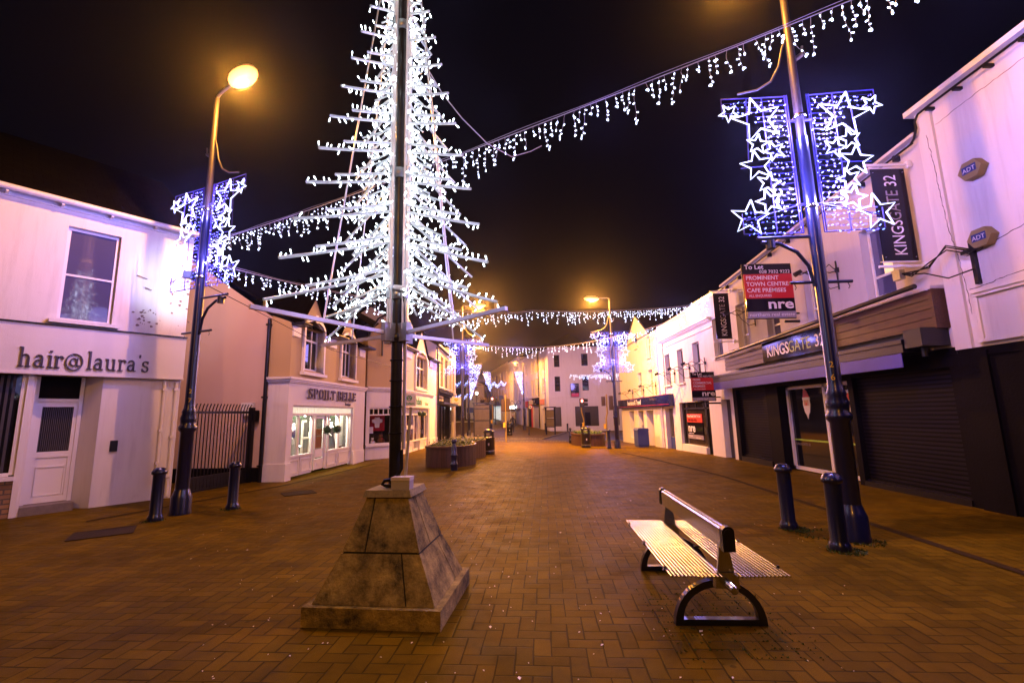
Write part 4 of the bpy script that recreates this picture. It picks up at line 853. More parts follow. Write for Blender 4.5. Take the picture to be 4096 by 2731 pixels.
put_text('lettering', t, 'Coleraine office', pa+.06, .58, .13, .07, M['signwhite'], .002); put_text('lettering', t, 'northernrealestate', pa+.85, .52, .13, .07, M['signwhite'], .002)
# ---- bar/restaurant
Y0 = 15.64; X = lambda y: Y0-y
B = right('restaurant_building', 'pale two storey building with timber board fascia above black roller shutters', Y0)
x1 = X(7.62); top = lambda x: 5.95+.56*x/x1
ups = [(X(14.9),X(14.2),3.62,5.08,.2),(X(13.15),X(12.5),3.62,5.05,.2),(X(11.3),X(10.7),3.68,5.1,.2),(X(9.32),X(8.6),3.86,5.35,.22)]
mb = MB(); wall_front(mb, 0, x1, 2.56, 5.9, ups); mb.quad((0,0,5.9),(x1,0,5.9),(x1,0,top(x1)),(0,0,top(0))); envelope(mb, 0, x1, -.3, 5.9, 8); mb.quad((0,0,top(0)),(x1,0,top(x1)),(x1,8,top(x1)),(0,8,top(0))); mb.build('wall', M['lilac'], B)
mb = MB(); mb.plate([(0,top(0)),(x1,top(x1)),(x1,top(x1)+.06),(0,top(0)+.06)], -.12, .0); mb.build('eaves_board', M['lilac'], B)
mb = MB().tube([(0,-.1,top(0)-.12),(x1-.05,-.1,top(x1)-.12)], .022, 6)
for i in range(9): q = i*x1/9+.4; mb.box(q,q+.05,-.12,-.0,top(q)-.2,top(q)-.09)
mb.build('cable', M['rubber'], B)
MB().box(X(13.6),X(12.6),.8,1.6,6.05,6.55).build('chimney', M['lilac'], B)
for i, o_ in enumerate(ups): window(B, o_[0]+.01,o_[1]-.01,o_[2],o_[3],.16,((),(.30,)),.06,'pvc','pane_blue' if i else 'blind', i < 3)
MB().box(X(8.98),X(8.66),.145,.15,4.33,4.72).build('lit_pane', M['roomglow'], B)
mb = MB(); wall_front(mb, 0, x1, -.3, 2.62, [(X(15.4),X(13.6),-.3,2.3,.2),(X(13.0),X(10.25),-.3,2.28,.35),(X(10.1),X(7.8),-.3,2.3,.2)]); o = mb.build('black_shopfront', M['blackwall'], B); o.location = (0,-.012,0)
MB().box(X(15.4),X(13.6),.1,.14,.15,2.3).box(X(15.4),X(13.6),.06,.10,.15,.22).build('roller_shutter', M['shutter'], B); MB().box(X(10.1),X(7.8),.1,.14,.1,2.3).box(X(10.1),X(7.8),.05,.10,.1,.17).build('roller_shutter', M['shutter'], B)
MB().box(X(10.1),X(7.8),-.03,.1,-.2,.1).box(X(15.4),X(13.6),-.03,.1,-.3,.15).build('shutter_base', M['black'], B)
f = MB()
for y in (12.95,11.42,11.22,10.4): f.box(X(y),X(y)+.09,.2,.3,.03,2.25)
f.box(X(12.95),X(10.3),.2,.3,.03,.12); f.box(X(12.95),X(10.3),.2,.3,2.17,2.25); f.box(X(11.35),X(10.35),.19,.3,1.98,2.05)
W = f.build('glazed_entrance', M['pvc'], B); MB().box(X(12.9),X(10.35),.25,.26,.1,2.2).build('pane', M['pane'], W)
MB().box(X(12.85),X(11.4),.235,.246,.80,.84).box(X(11.15),X(10.4),.235,.246,.80,.84).build('green_band', mat('lime_window_band', (.30,.55,.05), .4), W)
def santa(x, z, k):
    P = MB(); P.plate([(x-.13*k,z+.02),(x-.15*k,z-.1*k),(x-.10*k,z-.30*k),(x-.05*k,z-.36*k),(x,z-.48*k),(x+.05*k,z-.36*k),(x+.10*k,z-.30*k),(x+.15*k,z-.1*k),(x+.13*k,z+.02)], .236, .246); P.plate([(x-.15*k,z+.02),(x+.15*k,z+.02),(x+.15*k,z+.09*k),(x-.15*k,z+.09*k)], .234, .246)
    P.plate(list(reversed([(x-.05*k+.04*k*math.cos(6.28*i/10), z+.33*k+.04*k*math.sin(6.28*i/10)) for i in range(10)])), .234, .246)
    s = P.build('santa_sticker', M['paper'], W); MB().plate([(x-.13*k,z+.09*k),(x+.13*k,z+.09*k),(x+.06*k,z+.24*k),(x-.03*k,z+.31*k),(x-.08*k,z+.28*k)], .236, .246).plate([(x-.03*k,z-.12*k),(x+.03*k,z-.12*k),(x+.03*k,z-.05*k),(x-.03*k,z-.05*k)], .230, .2355).build('red_hat', M['red'], s)
    MB().plate([(x-.09*k,z-.13*k),(x+.09*k,z-.13*k),(x+.10*k,z+.02),(x-.10*k,z+.02)], .2315, .2358).build('sticker_face', M['skin'], s)
santa(X(12.15), 1.85, 1.0); santa(X(10.62), 1.75, .8)
put_text('lettering', W, 'KINGSGATE 32', X(12.8), .68, .244, .09, M['signgrey'], .001)
# timber fascia
wf = MB(); z0, z1 = 2.96, 3.50
for i in range(4):
    a = .01
    wf.add([(X(15.55),-.22,z0+i*.135+a),(X(7.68),-.22,z0+i*.165+a+.02),(X(7.68),-.22,z0+(i+1)*.165-.002+.02),(X(15.55),-.22,z0+(i+1)*.135-.002),
            (X(15.55),-.19,z0+i*.135+a),(X(7.68),-.19,z0+i*.165+a+.02),(X(7.68),-.19,z0+(i+1)*.165-.002+.02),(X(15.55),-.19,z0+(i+1)*.135-.002)], [(0,1,2,3),(0,4,5,1),(3,2,6,7),(1,5,6,2),(0,3,7,4)])
wf.build('timber_fascia', M['wood'], B)
MB().poly([(X(15.56),-.188,2.96),(X(7.67),-.188,2.98),(X(7.67),-.188,3.63),(X(15.56),-.188,3.49)]).build('fascia_backing', M['black'], B)
mb = MB(); mb.box(X(7.72),X(7.66),-.235,.0,2.96,3.66); mb.build('fascia_end_board', M['wood'], B)
mb = MB(); mb.add([(X(15.56),-.24,3.50),(X(7.66),-.24,3.65),(X(7.66),0,3.65),(X(15.56),0,3.50),(X(15.56),-.24,3.56),(X(7.66),-.24,3.71),(X(7.66),0,3.71),(X(15.56),0,3.56)], [(0,1,5,4),(4,5,6,7),(3,2,1,0),(1,2,6,5),(0,4,7,3)]); mb.build('fascia_capping', M['lilac'], B)
mb = MB().tube([(X(15.75),-.42,3.44),(X(7.75),-.42,3.72)], .045, 8)
for y in (15.2,12.5,10,8.3): mb.tube([(X(y),-.42,3.44+.28*(X(y)+.1)/7.9),(X(y),-.02,3.64+.2*(X(y)+.1)/7.9)], .015, 6)
mb.build('trough_light', M['black'], B)
MB().box(X(13.08),X(10.15),-.262,-.222,2.98,3.54).build('sign_board', M['signblack'], B)
put_text('lettering', B, 'KINGS', X(12.85), 3.10, -.266, .42, M['signwhite'], .004, .86, bold=.004); put_text('lettering', B, 'GATE', X(11.83), 3.10, -.266, .42, M['olive'], .004, .86); put_text('lettering', B, '32', X(10.78), 3.10, -.266, .42, M['signwhite'], .004, .86)
MB().box(X(15.95),X(8.1),-.50,-.012,2.60,2.76).box(X(15.98),X(8.08),-.53,-.012,2.76,2.83).build('awning_box', M['black'], B)
MB().box(X(15.95),X(8.15),-.50,-.485,2.34,2.59).build('awning_valance', mat('blue_awning_valance', (.035,.03,.36), .35, noise=.4, nscale=1.5, bump=.1), B)  # valance in deep saturated blue
MB().box(X(8.05),X(7.70),-.5,-.012,2.66,2.98).tube([(X(7.9),-.3,2.5),(X(7.9),-.3,2.96)], .05, 8).build('awning_motor', M['black'], B)
# ---- cracked white building at the right edge
Y0 = 7.6; X = lambda y: Y0-y
B = right('cracked_building', 'taller cracked white building with two hexagonal alarm boxes at right edge', Y0)
x1 = 9.
mb = MB(); wall_front(mb, 0, x1, 2.56, 6.92, []); envelope(mb, 0, x1, -.2, 6.92, 8, y=.001); mb.quad((0,0,6.92),(x1,0,6.92),(x1,8,6.92),(0,8,6.92)); mb.box(0,.28,-.05,0,2.56,6.9); mb.build('wall', M['white_old'], B)
mb = MB().box(-.1,x1,-.16,.3,6.9,7.0).build('coping', M['trim'], B)
mb = MB(); mb.tube([(-.12,-.1,6.38),(.0,-.12,6.44),(.07,-.12,6.6),(.06,-.12,6.72),(.14,-.12,6.82),(.4,-.12,6.83),(x1,-.12,6.83)], .02, 6)
for i in range(14): mb.box(.3+i*.5,.35+i*.5,-.14,0,6.77,6.82)
mb.build('cable', M['rubber'], B)
mb = MB()
for z, h in ((3.36,.05),(3.41,.07),(2.62,.06)): mb.box(.42,x1,-.05-(.03 if h > .055 else 0),0,z,z+h)
mb.box(.42,.47,-.03,0,2.68,3.36); mb.build('moulding', M['trim'], B)
mb = MB().box(0,x1,-.03,.0,-.2,2.56).box(.02,.5,-.07,-.03,-.2,2.5).box(.5,x1,-.05,-.03,2.42,2.47).box(1.0,1.1,-.06,-.03,-.2,2.42).box(2.6,2.7,-.06,-.03,-.2,2.42); mb.build('black_shopfront', M['blackwall'], B)
def crack(pts, w=.006, y=-.003):
    mb = MB(); out = []
    for a, b in zip(pts[:-1], pts[1:]):
        n = max(2, int(math.dist(a, b)/.05))
        for i in range(n): out.append((a[0]+(b[0]-a[0])*i/n+random.uniform(-.012,.012), a[1]+(b[1]-a[1])*i/n+random.uniform(-.012,.012)))
    out.append(pts[-1])
    for a, b in zip(out[:-1], out[1:]): ribbon(mb, [a, b], w*random.uniform(.6,1.5), y, y+.0025)
    return mb
cm = M['rubber']
crack([(.3,6.5),(.9,6.55),(1.5,6.58),(2.3,6.62),(3.2,6.6)]).build('crack', cm, B); crack([(.42,4.05),(.7,4.1),(1.2,4.22),(1.9,4.3)], .008).build('crack', cm, B)
crack([(.16,6.4),(.2,5.9),(.22,5.2),(.25,4.6),(.33,4.1),(.36,3.6),(.38,3.1)], .007, -.053).build('crack', cm, B); crack([(.36,3.5),(1.2,3.58),(2.5,3.62)], .008).build('crack', cm, B); crack([(.42,3.3),(.40,3.0),(.45,2.7)], .012).build('crack', cm, B)
# hexagonal alarm boxes
for k, (y, z) in enumerate(((6.78,5.36),(6.83,4.24))):
    t = thing('alarm_box', ['upper of the two brass coloured hexagonal alarm boxes', 'lower of the two brass coloured hexagonal alarm boxes'][k], 'alarm box', (7.5,y,z), R(-90), 'hexagonal alarm boxes on the cracked wall')
    hx = [(.19*math.cos(R(60*i)), .165*math.sin(R(60*i))) for i in range(6)]
    mb = MB(); mb.plate(list(reversed(hx)), -.13, 0); mb.build('housing', M['hexbox'], t)
    MB().box(-.11,.11,-.136,-.131,-.05,.07).build('badge', bpy.data.materials['blue_painted_panel'], t); put_text('lettering', t, 'ADT', 0, -.03, -.138, .10, M['signwhite'], .001, align='CENTER')
    mb = MB(); [mb.box(.115+.0,.17-.004*abs(i-3),-.12+.0,-.02,-.08+i*.022,-.075+i*.022) for i in range(0)]; 
# cable cross bracket on the cracked wall
t = thing('cable_bracket', 'black cross shaped cable bracket with looped wires on cracked wall', 'bracket', (7.5,7.05,0), R(-90))
MB().box(-.03,.03,-.06,0,3.55,4.28).box(-.16,.20,-.075,-.06,4.08,4.14).build('cross', M['black'], t)
mb = MB()
for dz in (0,.03,-.05): mb.tube([(.0,-.08,4.1+dz),(-.25,-.2,4.26+dz),(-.5,-.3,4.02-dz),(-.8,-.35,3.98+dz),(-1.0,-.35,4.04)], .012, 6)
mb.tube([(.0,-.06,3.8),(-.3,-.2,3.74),(-.6,-.3,3.92),(-.95,-.35,4.0)], .012, 6); mb.build('wire', M['rubber'], t); MB().box(-1.14,-.98,-.40,-.30,3.94,4.12).build('junction_box', M['galv'], t)

# ---- letting boards (boards stand square to the wall)
def tolet(label, x0, x1, y, z0, z1, lines, group):
    t = thing('letting_board', label, 'sign', (0,y,0), 0, group); H = z1-z0; W_ = x1-x0
    b1, b2, b3 = z1-.19*H, z0+.36*H, z0+.12*H
    MB().box(x0,x1,-.02,.02,b1,z1).box(x0,x1,-.02,.02,b3,b2).build('black_panel', M['signblack'], t); MB().box(x0,x1,-.02,.02,b2,b1).build('red_panel', M['red'], t); MB().box(x0,x1,-.02,.02,z0,b3).build('grey_panel', M['signgrey'], t)
    MB().box(x0-.015,x1+.015,.021,.04,z0-.015,z1+.015).box(x1,7.5,.0,.05,z0+.1,z0+.14).box(x1-.3,7.5,.02,.06,z0-.12,z0-.06).build('frame', M['black'], t)
    put_text('lettering', t, 'To Let', x0+.03*W_, z1-.095*H, -.024, .115*H, M['signwhite'], .002, 1.1, bold=.002); put_text('lettering', t, '028 7032 9222', x1-.03*W_, z1-.175*H, -.024, .085*H, M['signwhite'], .002, 1.08, align='RIGHT')
    for i, s in enumerate(lines): put_text('lettering', t, s, x0+.04*W_, b1-(.105+.115*i)*H, -.024, .105*H, M['signwhite'], .002, 1.0, bold=.0015)
    put_text('lettering', t, 'ALL ENQUIRIES', x0+.07*W_, b2+.03*H, -.024, .06*H, M['signwhite'], .002)
    put_text('lettering', t, 'nre', x1-.03*W_, b3+.055*H, -.024, .25*H, M['signwhite'], .002, 1.35, bold=.006*H, align='RIGHT'); put_text('lettering', t, 'northern real estate', x1-.03*W_, z0+.035*H, -.024, .088*H, M['signwhite'], .002, 1.12, align='RIGHT')
tolet('large red and black letting board between the lamp post and small banner', 6.13, 7.40, 11.6, 3.98, 5.44, ['PROMINENT', 'TOWN CENTRE', 'CAFE PREMISES'], 'letting boards on the right hand walls')
tolet('smaller red and black letting board fixed over the empty glass shop', 6.50, 7.33, 16.6, 2.0, 3.03, ['PRIME', 'COMMERCIAL', 'PREMISES'], 'letting boards on the right hand walls')
# ---- vertical banners
def banner(label, x0, x1, y, z0, z1):
    t = thing('hanging_banner', label, 'banner', (0,y,0), 0, 'black vertical wall banners')
    MB().box(x0,x1,-.008,.008,z0,z1).build('cloth', M['signblack'], t)
    W_ = x1-x0; H = z1-z0
    MB().box(x0-.1,7.5,-.02,.02,z1+.06,z1+.10).box(x0-.06,x1+.03,-.012,.012,z1+.005,z1+.025).box(x0-.1,7.5,-.02,.02,z0-.12,z0-.08).box(x0-.06,x1+.03,-.012,.012,z0-.025,z0-.005).box(7.38,7.46,-.04,.04,z0-.16,z0-.04).box(7.38,7.46,-.04,.04,z1+.02,z1+.14).build('bracket', M['pvc'], t)
    mb = MB(); [mb.lathe([(0,-.008),(.014,0),(0,.008)], 8, (x0+fx*W_,-.012,z0+fz*H)) for fx in (.06,.94) for fz in (.04,.96)]; mb.build('eyelet', M['galv'], t)
    sz = W_*.52; xb = x0+.70*W_; k = H*.88/ (sz*6.55)
    for body, f0, m in (('KINGS', .055, 'signwhite'), ('GATE', .43, 'signgrey'), ('32', .80, 'signwhite')):
        me = text_mesh(body, sz, .002, M[m], k*.98); me.transform(Matrix.Translation((xb,-.012,z0+f0*H)) @ Matrix.Rotation(R(90), 4, 'X') @ Matrix.Rotation(R(90), 4, 'Z')); link('lettering', me, t)
banner('big black vertical banner hanging nearest the two hexagonal alarm boxes', 6.98, 7.42, 8.1, 4.32, 6.16) if False else banner('big black vertical banner hanging nearest the two hexagonal alarm boxes', 6.70, 7.32, 7.85, 4.22, 5.99)
banner('small far black vertical banner beyond the large letting board', 6.84, 7.35, 15.0, 4.0, 5.55)
# ---- swan neck sign lamps with wavy arms
def swan(y, z, label):
    t = thing('wall_sign_lamp', label, 'lamp', (7.5,y,gz(7.5,y)), R(-90), 'wavy black sign lamps on the right hand walls')
    MB().tube([(0,-.04,z-.45),(0,-.04,z+.22)], .018, 6).box(-.03,.03,-.06,0,z-.05,z+.06).build('wall_bar', M['black'], t)
    mb = MB()
    for s in (-1,1): mb.tube([(-.02,-.04,z),(-.05,-.16,z+.1*s+.06),(-.1,-.34,z-.02*s),(-.13,-.5,z-.09*s),(-.16,-.66,z-.0*s),(-.18,-.78,z+.04*s)], .011, 6)
    mb.tube([(0,-.04,z-.38),(-.05,-.2,z-.42),(-.1,-.4,z-.2),(-.12,-.5,z-.02)], .01, 6); mb.build('arm', M['black'], t)
    MB().tube([(-.18,-.74,z+.05),(-.20,-.88,z-.03)], [.05,.06], 8).build('lamp_head', M['black'], t)
for y, z, l in ((17.6,3.48,'wavy black sign lamp nearest the lower letting board'),(19.2,3.48,'wavy black sign lamp by the middle parapet window'),(21.0,3.46,'wavy black sign lamp by the leftmost parapet window'),(23.9,3.15,'wavy black sign lamp right of the gabled house windows'),(26.2,3.1,'wavy black sign lamp between the gabled house windows'),(28.6,3.1,'leftmost wavy black sign lamp on the gabled house'),(13.7,4.62,'ring shaped black sign lamp under the large letting board'),(10.05,4.75,'black sign lamp just right of the tall lamp post')): swan(y, z, l)

# ================================================================== FAR BUILDINGS
# ---- corner building beyond the junction
loc, rz = fac((4.04,51.93), 88)
B = thing('corner_building', 'pale three storey corner building facing the junction', 'building', loc, rz)
ops = [(.72,1.35,6.93,8.32),(.72,1.35,4.15,5.85),(3.88,4.62,7.02,8.42),(3.88,4.62,4.2,5.82),(8.2,8.95,7.0,8.4),(8.2,8.95,4.2,5.8),(.62,1.35,.24,2.4,.2),(2.92,5.6,.21,2.42,.2),(7.24,7.95,.24,2.4,.2),(10.2,12,.24,2.4,.2)]
mb = MB(); wall_front(mb, 0, 14, -.8, 9.13, ops, rev=.12); envelope(mb, 0, 14, -.8, 9.13, 9, y=.0); mb.quad((0,0,9.13),(14,0,9.13),(14,9,9.13),(0,9,9.13)); mb.build('wall', M['white'], B)
mb = MB().box(0,14,-.06,0,2.68,2.78).box(0,14,-.06,0,3.45,3.52).box(-.05,14,-.15,0,9.05,9.2).build('string_course', M['white'], B)
for o_ in ops[:6]: window(B, *o_[:4], .08, ((),(.5,)), .06, 'black', 'pane')
MB().box(.62,1.35,.16,.18,.24,2.4).box(2.92,5.6,.16,.18,.21,2.42).box(7.24,7.95,.16,.18,.24,2.4).box(10.2,12,.16,.18,.24,2.4).build('shop_window', mat('boarded_dark_shop_window', (.07,.065,.05), .35, noise=.3), B)
MB().box(4.05,4.65,.12,.16,.3,1.75).build('door', M['blackwall'], B)
mb = MB(); mb.box(2.5,3.4,-.35,-.05,3.5,5.0); mb.build('box_sign', M['signblack'], B); MB().box(2.52,3.38,-.36,-.351,3.5,3.9).build('red_strip', M['red'], B)
for i, s in enumerate(('COMPUTERS','PHONES','REPAIRS','SALES')): put_text('lettering', B, s, 2.56, 4.72-i*.27, -.36, .17, M['signgrey'], .002, .8)
# splayed corner face
A_, Z_ = Vector((3.2,55.6,0)), Vector((4.04,51.93,0)); d = Z_-A_; Lh = d.length
Mw = Matrix.Translation(A_) @ Matrix.Rotation(math.atan2(d.y, d.x), 4, 'Z'); Mr = (Matrix.Translation(loc) @ Matrix.Rotation(rz, 4, 'Z')).inverted() @ Mw
mb = MB(); wall_front(mb, 0, Lh, -.8, 9.13, [(1.2,2.2,6.9,8.3),(1.2,2.2,4.15,5.85),(1.0,2.8,-.8,2.3)], rev=.2); o = mb.build('corner_wall', M['white'], B); o.matrix_local = Mr
for z0, z1 in ((6.9,8.3),(4.15,5.85)):
    w = window(B, 1.2,2.2,z0,z1,.1,((),(.5,)),.06,'pvc','blind'); w.matrix_local = Mr
o = MB().box(1.0,2.8,.15,.18,-.8,2.3).build('corner_doorway', M['cream'], B); o.matrix_local = Mr
o = MB().box(.2,2.0,-.06,-.003,2.75,3.4).build('orange_sign', M['orange'], B); o.matrix_local = Mr
# ---- the terrace running away on the right
def terrace(name, label, P, s0, s1, top_, mwall, build):
    """P = near corner, street runs away at azimuth -12; local x runs back towards the viewer"""
    a = R(-12); far = (P[0]+math.sin(a)*s1, P[1]+math.cos(a)*s1, 0)
    t = thing(name, label, 'building', far, R(90-168), 'terrace beyond the junction'); W_ = s1-s0
    build(t, W_); return t
P0 = (3.2, 55.6)
def b1(t, W_):
    S = lambda s: W_-s
    up = [(S(s+.42),S(s-.42),z0,z1,.2) for s in (1.3,3.3,6.4,8.5) for z0, z1 in ((3.95,6.0),(6.9,8.55))]
    mb = MB(); wall_front(mb, 0, W_, -.6, 9.35, up+[(S(3.2),S(.5),-.6,2.65,.25),(S(6.6),S(4.0),-.6,2.5,.3),(S(9.6),S(7.4),-.6,2.5,.3)]); envelope(mb, 0, W_, -.6, 9.35, 8); mb.build('wall', M['cream'], t)
    for o_ in up: window(t, *o_[:4], .12, ((.5,),(.5,)), .05, 'pvc', 'blind')
    MB().box(S(3.2),S(.5),.1,.14,-.6,2.65).build('roller_shutter', M['shutter_pale'], t); MB().box(S(3.5),S(.4),-.12,-.003,2.75,3.65).build('sign_board', M['signblack'], t); put_text('lettering', t, 'KIX', S(2.9), 3.05, -.125, .5, M['signgrey'], .003, 1.3); put_text('lettering', t, 'SPORTS AND LEISURE', S(3.1), 2.85, -.125, .13, M['signgrey'], .003, 1.3)
    MB().box(S(6.6),S(4.0),.15,.2,-.6,2.5).build('roller_shutter', M['shutter'], t); MB().box(S(4.0),S(3.6),-.1,-.002,-.6,2.7).build('red_pilaster', M['red'], t); MB().box(S(9.6),S(7.4),.15,.2,-.6,2.5).build('shop_window', M['pane'], t)
    MB().box(S(7),S(3.7),-.15,-.003,2.6,3.4).build('shop_sign', M['red'], t); MB().box(0,W_,-.12,0,3.66,3.76).box(0,W_,-.15,0,9.3,9.42).build('cornice', M['cream'], t); flat_roof_gable(t, 0, W_, 9.4, 8, 2.2, 0)
    downpipe(t, W_-.1, -.06, 0, 9.3, 'blackwall', .06)
terrace('terraced_shop_building', 'cream three storey building with dark sign and pale shutter next to the corner', P0, 0, 10, 9.35, 'cream', b1)
def b2(t, W_):
    S = lambda s: W_-s
    up = [(S(s+.5),S(s-.5),z0,z1,.2) for s in (2.0,4.2,6.6) for z0, z1 in ((3.4,6.3),(7.2,8.9))]
    mb = MB(); wall_front(mb, 0, W_, -.6, 9.9, up+[(S(8),S(.6),-.6,2.4,.3)]); envelope(mb, 0, W_, -.6, 9.9, 8); mb.build('wall', M['lilac'], t)
    for o_ in up:
        window(t, *o_[:4], .14, ((.5,),(.5,)), .05, 'pvc', 'pane')
        if o_[2] < 4:
            cx = (o_[0]+o_[1])/2; mb = MB(); pts = [(cx-.6,3.4),(cx-.6,6.1)]+[(cx-.6*math.cos(math.pi*i/8),6.1+.6*math.sin(math.pi*i/8)) for i in range(9)]+[(cx+.6,3.4)]
            for a, b in zip(pts[:-1], pts[1:]): ribbon(mb, [a, b], .14, -.08, -.002)
            mb.build('arched_surround', M['trim'], t)
    MB().box(S(8),S(.6),.2,.24,-.6,2.4).build('shop_window', M['blind'], t); MB().box(0,W_,-.14,0,6.75,6.95).box(0,W_,-.25,0,9.75,9.95).box(0,W_,-.1,0,2.5,3.1).build('cornice', M['lilac'], t); flat_roof_gable(t, 0, W_, 9.95, 8, 2, 0)
    mb = MB()
    for i in range(4): mb.box(S(8-i*1.5),S(7.1-i*1.5),-.2,-.101,2.55+.1*(i%2),3.0)
    mb.build('lit_sign', M['farsign'], t)
P1 = (P0[0]+math.sin(R(-12))*0, P0[1])
terrace('terraced_shop_building', 'lilac building with tall arched first floor windows in the far terrace', P0, 10.02, 18.5, 9.9, 'lilac', b2)
def b3(t, W_):
    S = lambda s: W_-s
    up = [(S(s+.45),S(s-.45),z0,z1,.15) for s in (1.5,4.2,7,9.8,12.6,15.2) for z0, z1 in ((4.4,6.2),(7.4,9.0))]
    mb = MB(); wall_front(mb, 0, W_, -.6, 10.1, up+[(S(15.5),S(1),-.6,3.3,.3)]); envelope(mb, 0, W_, -.6, 10.1, 8); mb.build('wall', M['pink'], t)
    for o_ in up: window(t, *o_[:4], .1, ((.5,),(.5,)), .06, 'pvc', 'pane')
    MB().box(S(15.5),S(8.5),.2,.24,.2,3.2).build('lit_shop_window', M['coldlit'], t); f = MB(); [f.box(S(15.5)+i*.9,S(15.5)+i*.9+.3,.1,.2,-.6,3.3) for i in range(16)]; f.build('shopfront', M['trim'], t)
    MB().box(0,W_,-.25,0,3.3,4.1).build('fascia', M['bluepaint'], t); MB().box(0,W_,-.2,0,9.95,10.15).build('cornice', M['pink'], t); flat_roof_gable(t, 0, W_, 10.1, 8, 2.2, 0)
    MB().box(S(4),S(3.6),-1.0,-.26,3.6,4.9).build('projecting_sign', M['bluepaint'], t)
terrace('terraced_shop_building', 'long pink building with lit shop windows at the far end of terrace', P0, 18.52, 35, 10.1, 'pink', b3)
B = thing('distant_building', 'pink gabled building closing the view down the left street', 'building', (-9.3,90,0), 0)
mb = MB(); wall_front(mb, 0, 3.6, 0, 7.6, [(1.0,1.5,4.4,6),(2.1,2.6,4.4,6)]); mb.poly([(0,0,7.6),(3.6,0,7.6),(1.8,0,8.4)]); envelope(mb, 0, 3.6, 0, 7.6, 8); mb.build('wall', M['pink'], B)
for a in (1.0,2.1): window(B, a,a+.5,4.4,6,.1,((),(.5,)),.08,'pvc','blind')
MB().box(.2,3.4,-.05,0,2.2,3.2).build('fascia', M['bluepaint'], B); flat_roof_gable(B, 0, 3.6, 7.6, 8, .8, 0)
B = thing('distant_building', 'low dark building behind the walking people on the far left', 'building', (-34,104,0), 0)
mb = MB(); wall_front(mb, 0, 27, 0, 6.6, [(12+i*2.6,13.6+i*2.6,1.4,3.6,.3) for i in range(5)]); envelope(mb, 0, 27, 0, 6.6, 8); mb.build('wall', M['blackwall'], B)
for i in range(5): MB().box(12+i*2.6,13.6+i*2.6,.2,.25,1.4,3.6).build('window', M['pane'] if i % 2 else M['blind'], B)
flat_roof_gable(B, 0, 27, 6.6, 8, 1.5, 0)

